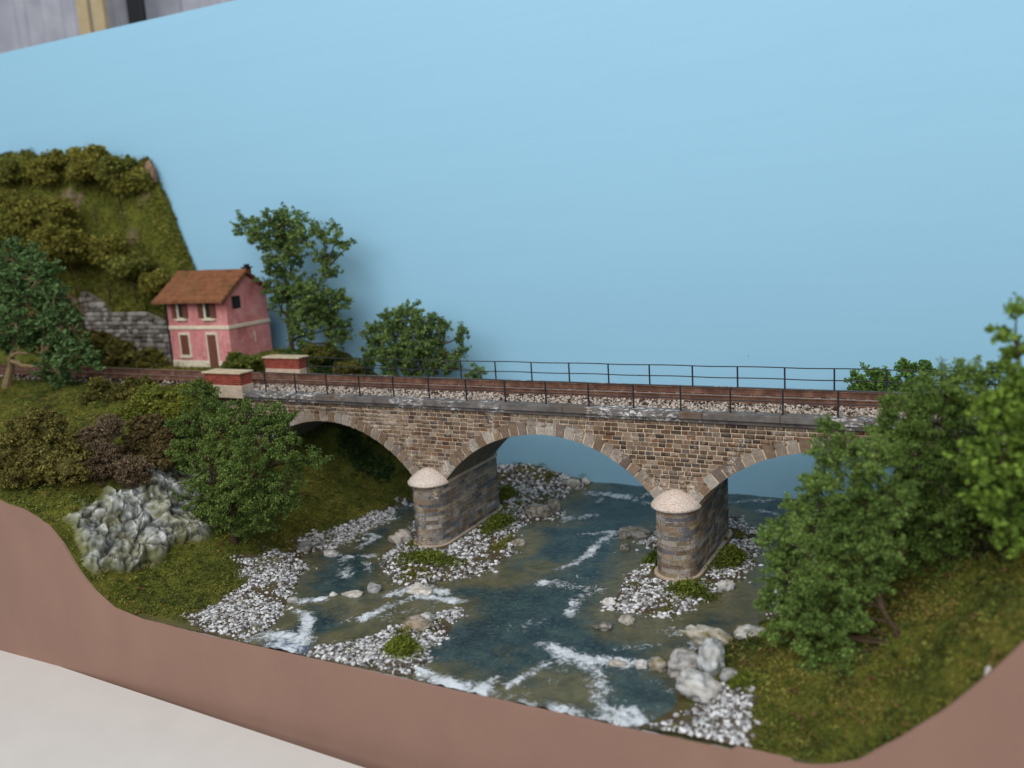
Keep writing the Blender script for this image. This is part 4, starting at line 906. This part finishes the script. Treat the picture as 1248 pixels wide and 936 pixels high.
gbush('dark brown bush between heather and leafy tree', 182, 580, 60, 78, (lin(74, 62, 38), lin(112, 98, 60)), 620)
gbush('yellow green bush beside the near parapet', 190, 522, 84, 52, G_LIME, 640)
gbush('bright mossy bush just left of the near parapet', 232, 494, 56, 34, G_OLIVE, 420)
gbush('low olive bush left of the yellow green bush', 140, 492, 76, 30, G_OLIVE, 440)
gbush('dark green low bush at the foot of yellow green bush', 205, 560, 50, 44, G_DARK, 360)
bush('green hedge between the house and far parapet', 300, 441, 17, 5.0, (lin(72, 84, 30), lin(106, 116, 48)), 130, 30, flat=.6, rxy=(1.6, .7), grp='bushes by the house')
bush('small hedge end before the house door', 283, 447, 10, 4.7, (lin(72, 84, 30), lin(112, 118, 48)), 60, 26, flat=.6, grp='bushes by the house')
bush('olive bush at the foot of the retaining wall', 135, 428, 26, 5.9, G_OLIVE, 170, 30, ls=.16, sig=.2)
bush('brown green bush left of the retaining wall foot', 110, 415, 20, 5.6, (lin(72, 62, 28), lin(112, 100, 46)), 130, 28, ls=.16, sig=.2)
bush('yellowish bush before the house corner at the wall end', 180, 440, 18, 5.6, G_OLIVE, 130, 28, ls=.15, sig=.2, flat=.5)
bush('low moss bush below the tall tree', 388, 432, 20, 8.0, (lin(66, 72, 26), lin(104, 104, 44)), 130, 30, flat=.6, grp='bushes by the house')
bush('bush along the far railing left of the low tree', 425, 452, 20, 7.6, G_OLIVE, 130, 30, flat=.6, grp='bushes by the house')
for i, (x, y, r, Y, lb) in enumerate([
    (20, 205, 24, 9.6, 'leftmost rounded bush on the cliff top'), (62, 208, 26, 9.6, 'second bush from the left on the cliff top'), (108, 202, 26, 9.5, 'highest bush on the cliff top'), (142, 210, 24, 9.6, 'bush on the cliff top next to the bare rock tip'), (165, 222, 18, 10.0, 'rightmost small bush on the cliff top'),
    (45, 262, 40, 6.6, 'large rounded bush halfway up the cliff at left'), (12, 285, 34, 5.6, 'dark bush at the left frame edge on the cliff'), (78, 300, 30, 6.4, 'olive bush right of the large cliff bush'), (125, 308, 24, 7.8, 'moss cushion above the retaining wall left end'), (160, 325, 20, 8.0, 'moss cushion above the middle of the retaining wall'), (192, 345, 16, 8.2, 'moss cushion above the house end of the wall')]):
    bush(lb, x, y, r, Y, (lin(96, 96, 36), lin(145, 139, 60)) if i % 3 else (lin(88, 92, 38), lin(130, 132, 58)), 210, 40, ls=.115, sig=.26, flat=.75, grp='bushes on the mossy cliff')
# right bank trees
b5 = at(1096, 800, Z=-6.1); b5[2] = zat(b5[0], b5[1])
plant('conifer_like_tree', 'soft green tree leaning over the right bank', 'tree', b5,
      PB([(1012, 520, 13, 1.2), (1005, 552, 18, 1), (1040, 548, 24, .8), (995, 590, 22, .9), (1070, 560, 26, .4), (1030, 600, 32, .2), (975, 625, 22, .7), (950, 660, 26, .6), (1000, 650, 34, 0), (1050, 650, 34, -.2), (960, 700, 30, .2), (1010, 705, 34, -.4), (940, 730, 16, .4), (975, 750, 26, -.3), (1015, 765, 24, -.6), (990, 800, 22, -.8), (1000, 835, 16, -1.0), (1060, 700, 24, -.4), (1090, 610, 24, 0), (1085, 668, 18, -.6), (1040, 742, 22, -.6), (1030, 800, 18, -.9), (1030, 835, 16, -1.1), (985, 852, 11, -1.1), (945, 770, 13, -.2)], -7.2),
      900, 104, .04, .125, lin(64, 88, 36), lin(132, 158, 80), trunk_r=.10, stems=[at(1058, 700, Y=-7.6), at(1010, 620, Y=-7.0), at(1050, 590, Y=-7.0)], group='trees on the right bank')
b6 = np.array([22.6, -5.2, 0]); b6[2] = zat(b6[0], b6[1])
plant('conifer_like_tree', 'tall fluffy green tree hiding the right bridge end', 'tree', b6,
      PB([(1150, 478, 30, 0), (1180, 465, 24, .4), (1110, 500, 30, .4), (1085, 525, 26, .6), (1140, 520, 36, 0), (1185, 510, 32, 0), (1120, 560, 36, -.2), (1165, 570, 38, -.4), (1110, 610, 32, -.2), (1150, 630, 34, -.6), (1200, 600, 34, 0), (1190, 650, 28, -.2), (1120, 660, 22, -.6), (1215, 470, 22, 1), (1160, 672, 24, -.6), (1205, 670, 22, -.4), (1105, 690, 16, -.6)], -5.2),
      720, 98, .043, .14, lin(60, 84, 34), lin(124, 150, 70), trunk_r=.14, stems=[at(1150, 520, Y=-5.2), at(1190, 540, Y=-5)], group='trees on the right bank')
b7 = np.array([24.6, -8.0, 0]); b7[2] = zat(b7[0], b7[1])
plant('broadleaf_tree', 'tree with larger bright leaves at the right frame edge', 'tree', b7,
      PB([(1240, 380, 9, 0), (1232, 410, 12, 0), (1246, 425, 12, 0), (1228, 440, 10, .2), (1240, 470, 22, 0), (1210, 500, 22, 0), (1245, 520, 28, 0), (1222, 560, 28, -.2), (1250, 590, 30, -.2), (1205, 610, 22, -.4), (1235, 640, 26, -.4), (1262, 470, 26, 0), (1275, 540, 34, 0), (1280, 620, 34, 0), (1190, 560, 20, .2)], -8.0),
      330, 22, .10, .16, lin(52, 76, 26), lin(130, 158, 60), trunk_r=.12, stems=[at(1240, 430, Y=-8), at(1265, 500, Y=-8)], group='trees on the right bank')
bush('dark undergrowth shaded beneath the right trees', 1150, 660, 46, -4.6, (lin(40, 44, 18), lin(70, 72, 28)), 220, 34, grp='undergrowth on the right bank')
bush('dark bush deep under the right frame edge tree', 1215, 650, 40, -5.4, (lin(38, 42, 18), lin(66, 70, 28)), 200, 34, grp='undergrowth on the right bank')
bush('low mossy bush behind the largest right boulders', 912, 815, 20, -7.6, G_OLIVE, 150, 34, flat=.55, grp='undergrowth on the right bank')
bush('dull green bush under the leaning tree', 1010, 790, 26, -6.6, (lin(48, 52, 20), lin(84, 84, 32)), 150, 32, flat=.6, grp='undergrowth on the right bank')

# grass clumps on the islands
def clump(label, px, py, wpx, hpx, cols, z=-7.8, n=1500, elong=.5, rz=0):
    p = at(px, py, Z=z); s = np.linalg.norm(p-CAM)/FPX; w = wpx*s; h = hpx*s
    u = rng.normal(size=(n, 2))*np.array([w*.4, w*.4*elong]); ca, sa = math.cos(rz), math.sin(rz); u = np.c_[u[:, 0]*ca-u[:, 1]*sa, u[:, 0]*sa+u[:, 1]*ca]
    x, y = p[0]+u[:, 0], p[1]+u[:, 1]; hh = h*rng.random(n)**1.3*np.exp(-((u/w)**2).sum(1)*1.5)
    P = np.c_[x, y, np.maximum(zat(x, y), WZ)+hh]; V, F, C = leaves(P, .075, leaf_cols(n, *cols, P), .2, .4)
    o = mesh('grass_clump', V-np.array([p[0], p[1], z]), F, MT['leaf'], col=C); o.location = (p[0], p[1], z); return tag(o, label, 'grass', 'grass clumps on the gravel islands')
GC = (lin(66, 82, 26), lin(112, 122, 44))
clump('grass fringe in front of the left pier foot', 523, 681, 48, 12, GC, n=2600, elong=.35)
clump('green weeds along the right side of the left pier', 608, 640, 34, 16, GC, n=2400, elong=.4, rz=1.5)
clump('weeds behind the left pier near the rubble heap', 617, 605, 22, 16, GC, n=1200, elong=.5, rz=1.5)
clump('bright green tuft on the front gravel island', 490, 790, 25, 20, (lin(84, 96, 30), lin(124, 134, 50)), n=2600, elong=.8)
clump('weeds at the left of the right pier foot', 797, 683, 16, 16, GC, n=900)
clump('grass fringe before the right pier foot', 840, 719, 32, 14, GC, n=1900, elong=.5)
clump('tall weeds along the right side of the right pier', 890, 685, 30, 24, GC, n=2200, elong=.5, rz=1.2)
clump('sparse grass among pebbles before the leaning boulders', 905, 850, 20, 14, GC, n=900)

# turf flock over the hills: nobody could count it
def turf_scatter():
    n = 560000; q = np.c_[TX0+(TX1-TX0)*rng.random(n), TY0+.05+(TY1-TY0-.1)*rng.random(n)]
    vis = (q[:, 0] > -59) & (q[:, 0] < 28); near = np.exp(-np.clip(np.hypot(q[:, 0]-16, q[:, 1]+14)-8, 0, 99)/18); q = q[vis & (rng.random(n) < .25+.9*near+.5*((q[:, 0] < -24) & (q[:, 1] > 4.5)))]
    z = zat(q[:, 0], q[:, 1]); i = np.clip(((q[:, 0]-TX0)/(TX1-TX0)*(nx-1)).astype(int), 0, nx-1); j = np.clip(((q[:, 1]-TY0)/(TY1-TY0)*(ny-1)).astype(int), 0, ny-1); k = j*nx+i
    keep = (turf[k] > .5) & (rockm[k] < .5) & (z > -7.95) & ~((q[:, 0] > -14.3) & (q[:, 0] < 26) & (q[:, 1] > -.1) & (q[:, 1] < 4.8) & (z > -1.6)); q, z = q[keep], z[keep]
    P = np.c_[q, z+.02+.06*rng.random(len(q))]; f = fbm(P, .7, 61, 4); f2 = fbm(P, .25, 71, 3)
    c = np.where((f > .55)[:, None], lin(116, 110, 50)[None], np.where((f < .42)[:, None], lin(70, 77, 33)[None], lin(96, 99, 41)[None]))
    c = np.where((f2 > .6)[:, None], c*.7+.3*lin(130, 108, 54), c)
    c = np.clip(c*(.55+1.0*rng.random((len(P), 1))), 0, .9)
    clf = (P[:, 0] < -22) & (P[:, 2] > -.5); c = np.where(clf[:, None], c*.4+.6*(lin(114, 114, 46)*(.5+1.0*f[:, None])), c); P[:, 2] += clf*.22*rng.random(len(P))
    tn = 5200; ti = rng.integers(0, len(P), tn); tp = P[ti]; kk = rng.integers(8, 26, tn); ix = np.repeat(np.arange(tn), kk); hgt = (.06+.26*rng.random(tn)**2)[ix]
    tc = np.array([lin(84, 98, 38), lin(118, 124, 54), lin(66, 76, 32), lin(128, 112, 60), lin(108, 84, 52)])[rng.choice(5, tn, p=[.35, .2, .25, .12, .08])][ix]*(.55+.9*rng.random((len(ix), 1)))
    tq = tp[ix]+np.c_[rng.normal(0, 1, (len(ix), 2))*(.04+.35*hgt[:, None]), hgt*rng.random(len(ix))]; P = np.concatenate([P, tq]); c = np.concatenate([c, np.clip(tc, 0, .9)]); clf = np.concatenate([clf, np.zeros(len(tq), bool)])
    V, F, C = leaves(P, np.where(clf, .14, .062), c, .4, .75)
    V = V.reshape(-1, 4, 3)[:, [0, 1, 2]].reshape(-1, 3); C = C.reshape(-1, 4, 3)[:, :3].reshape(-1, 3); F = np.arange(len(V)).reshape(-1, 3)
    V[:, 1] = np.maximum(V[:, 1], -11.49)
    tag(mesh('turf', V, F, MT['leaf'], col=C), 'olive and ochre turf fibres covering the slopes', 'turf', kind='stuff')
turf_scatter()

# ------------------------------------------------------------------ frame of the layout: fascia, table, backdrop, room behind
xs = np.arange(-60, 31.01, .2); zf = np.interp(xs, FRONT_X, FRONT_Z); g = zat(xs, np.full(len(xs), -11.46)); zf = np.where((xs > -8.5) & (xs < 17), np.maximum(zf, -8.03), np.maximum(zf, g+.0))
zf = zf+.3*ss(19, 21, xs); zf = zf+.03*(fbm(np.c_[xs, xs*0, xs*0], 1.2, 3, 4)-.5)
FB = -14.5; n = len(xs); y0, y1 = -11.60, -11.495
V = [(x, y0, FB) for x in xs]+[(x, y0, z) for x, z in zip(xs, zf)]+[(x, y1, z+.02) for x, z in zip(xs, zf)]+[(x, y1, FB) for x in xs]
F = [(i+a*n, i+1+a*n, i+1+((a+1) % 4)*n, i+((a+1) % 4)*n) for a in range(4) for i in range(n-1)]+[(0, n, 2*n, 3*n), (n-1, 4*n-1, 3*n-1, 2*n-1)]
fa = tag(mesh('fascia_board', V, F, MT['fascia']), 'brown painted front fascia board cut to the landscape profile', 'board'); fa.data.materials.append(MT['fasciaedge'])
for pl in fa.data.polygons:
    if n-1 <= pl.index < 2*(n-1): pl.material_index = 0
zt = -11.05; a = at(0, 788, Z=zt)[:2]; b = at(445, 936, Z=zt)[:2]; e = (b-a)/np.linalg.norm(b-a); nrm = np.array([e[1], -e[0]])
A, B_ = a-e*25, b+e*25; L = [A, B_, B_+nrm*26, A+nrm*26]
V = [(*q, zt-.5) for q in L]+[(*q, zt) for q in L]
tag(mesh('table_top', V, [(0, 1, 2, 3), (7, 6, 5, 4), (0, 4, 5, 1), (1, 5, 6, 2), (2, 6, 7, 3), (3, 7, 4, 0)], MT['white']), 'plain white board lying in front of the brown fascia', 'board')
tag(box('backdrop_board', -74, 48, 11.2, 11.6, -14.5, 21.42, MT['board']), 'large sky blue painted backdrop board behind the bridge', 'board')
# room behind the backdrop
cy = 30.; xs = np.linspace(-125, 30, 620); V = []; nxc = len(xs); zsn = (-16, 5, 25, 60)
for z in zsn:
    for x in xs: V.append((x, cy+.9*math.sin(x*.55)+.5*math.sin(x*1.37+1)+.25*math.sin(x*2.9), z))
tag(mesh('curtain', V, gridF(nxc, len(zsn)), MT['curtain'], smooth=True), 'grey hanging curtain with vertical folds behind the backdrop', 'curtain').modifiers.new('thickness', 'SOLIDIFY').thickness = .15
def strip(name, pxa, pxb, yc, depth, mat, label, cat):
    q0 = at(pxa, 25, Y=yc); q1 = at(pxb, 25, Y=yc); tag(box(name, q0[0], q1[0], yc-depth, yc, -16, 60, mat, None, .1), label, cat)
strip('door_post', 100, 113, 27.5, .5, MT['wood'], 'left pale wooden post behind the backdrop', 'post')
strip('door_post', 119, 133, 27.4, .6, MT['wood'], 'right pale wooden post behind the backdrop', 'post')
strip('dark_post', 161, 180, 27.2, .5, MT['dark'], 'black upright post between curtain folds behind the backdrop', 'post')
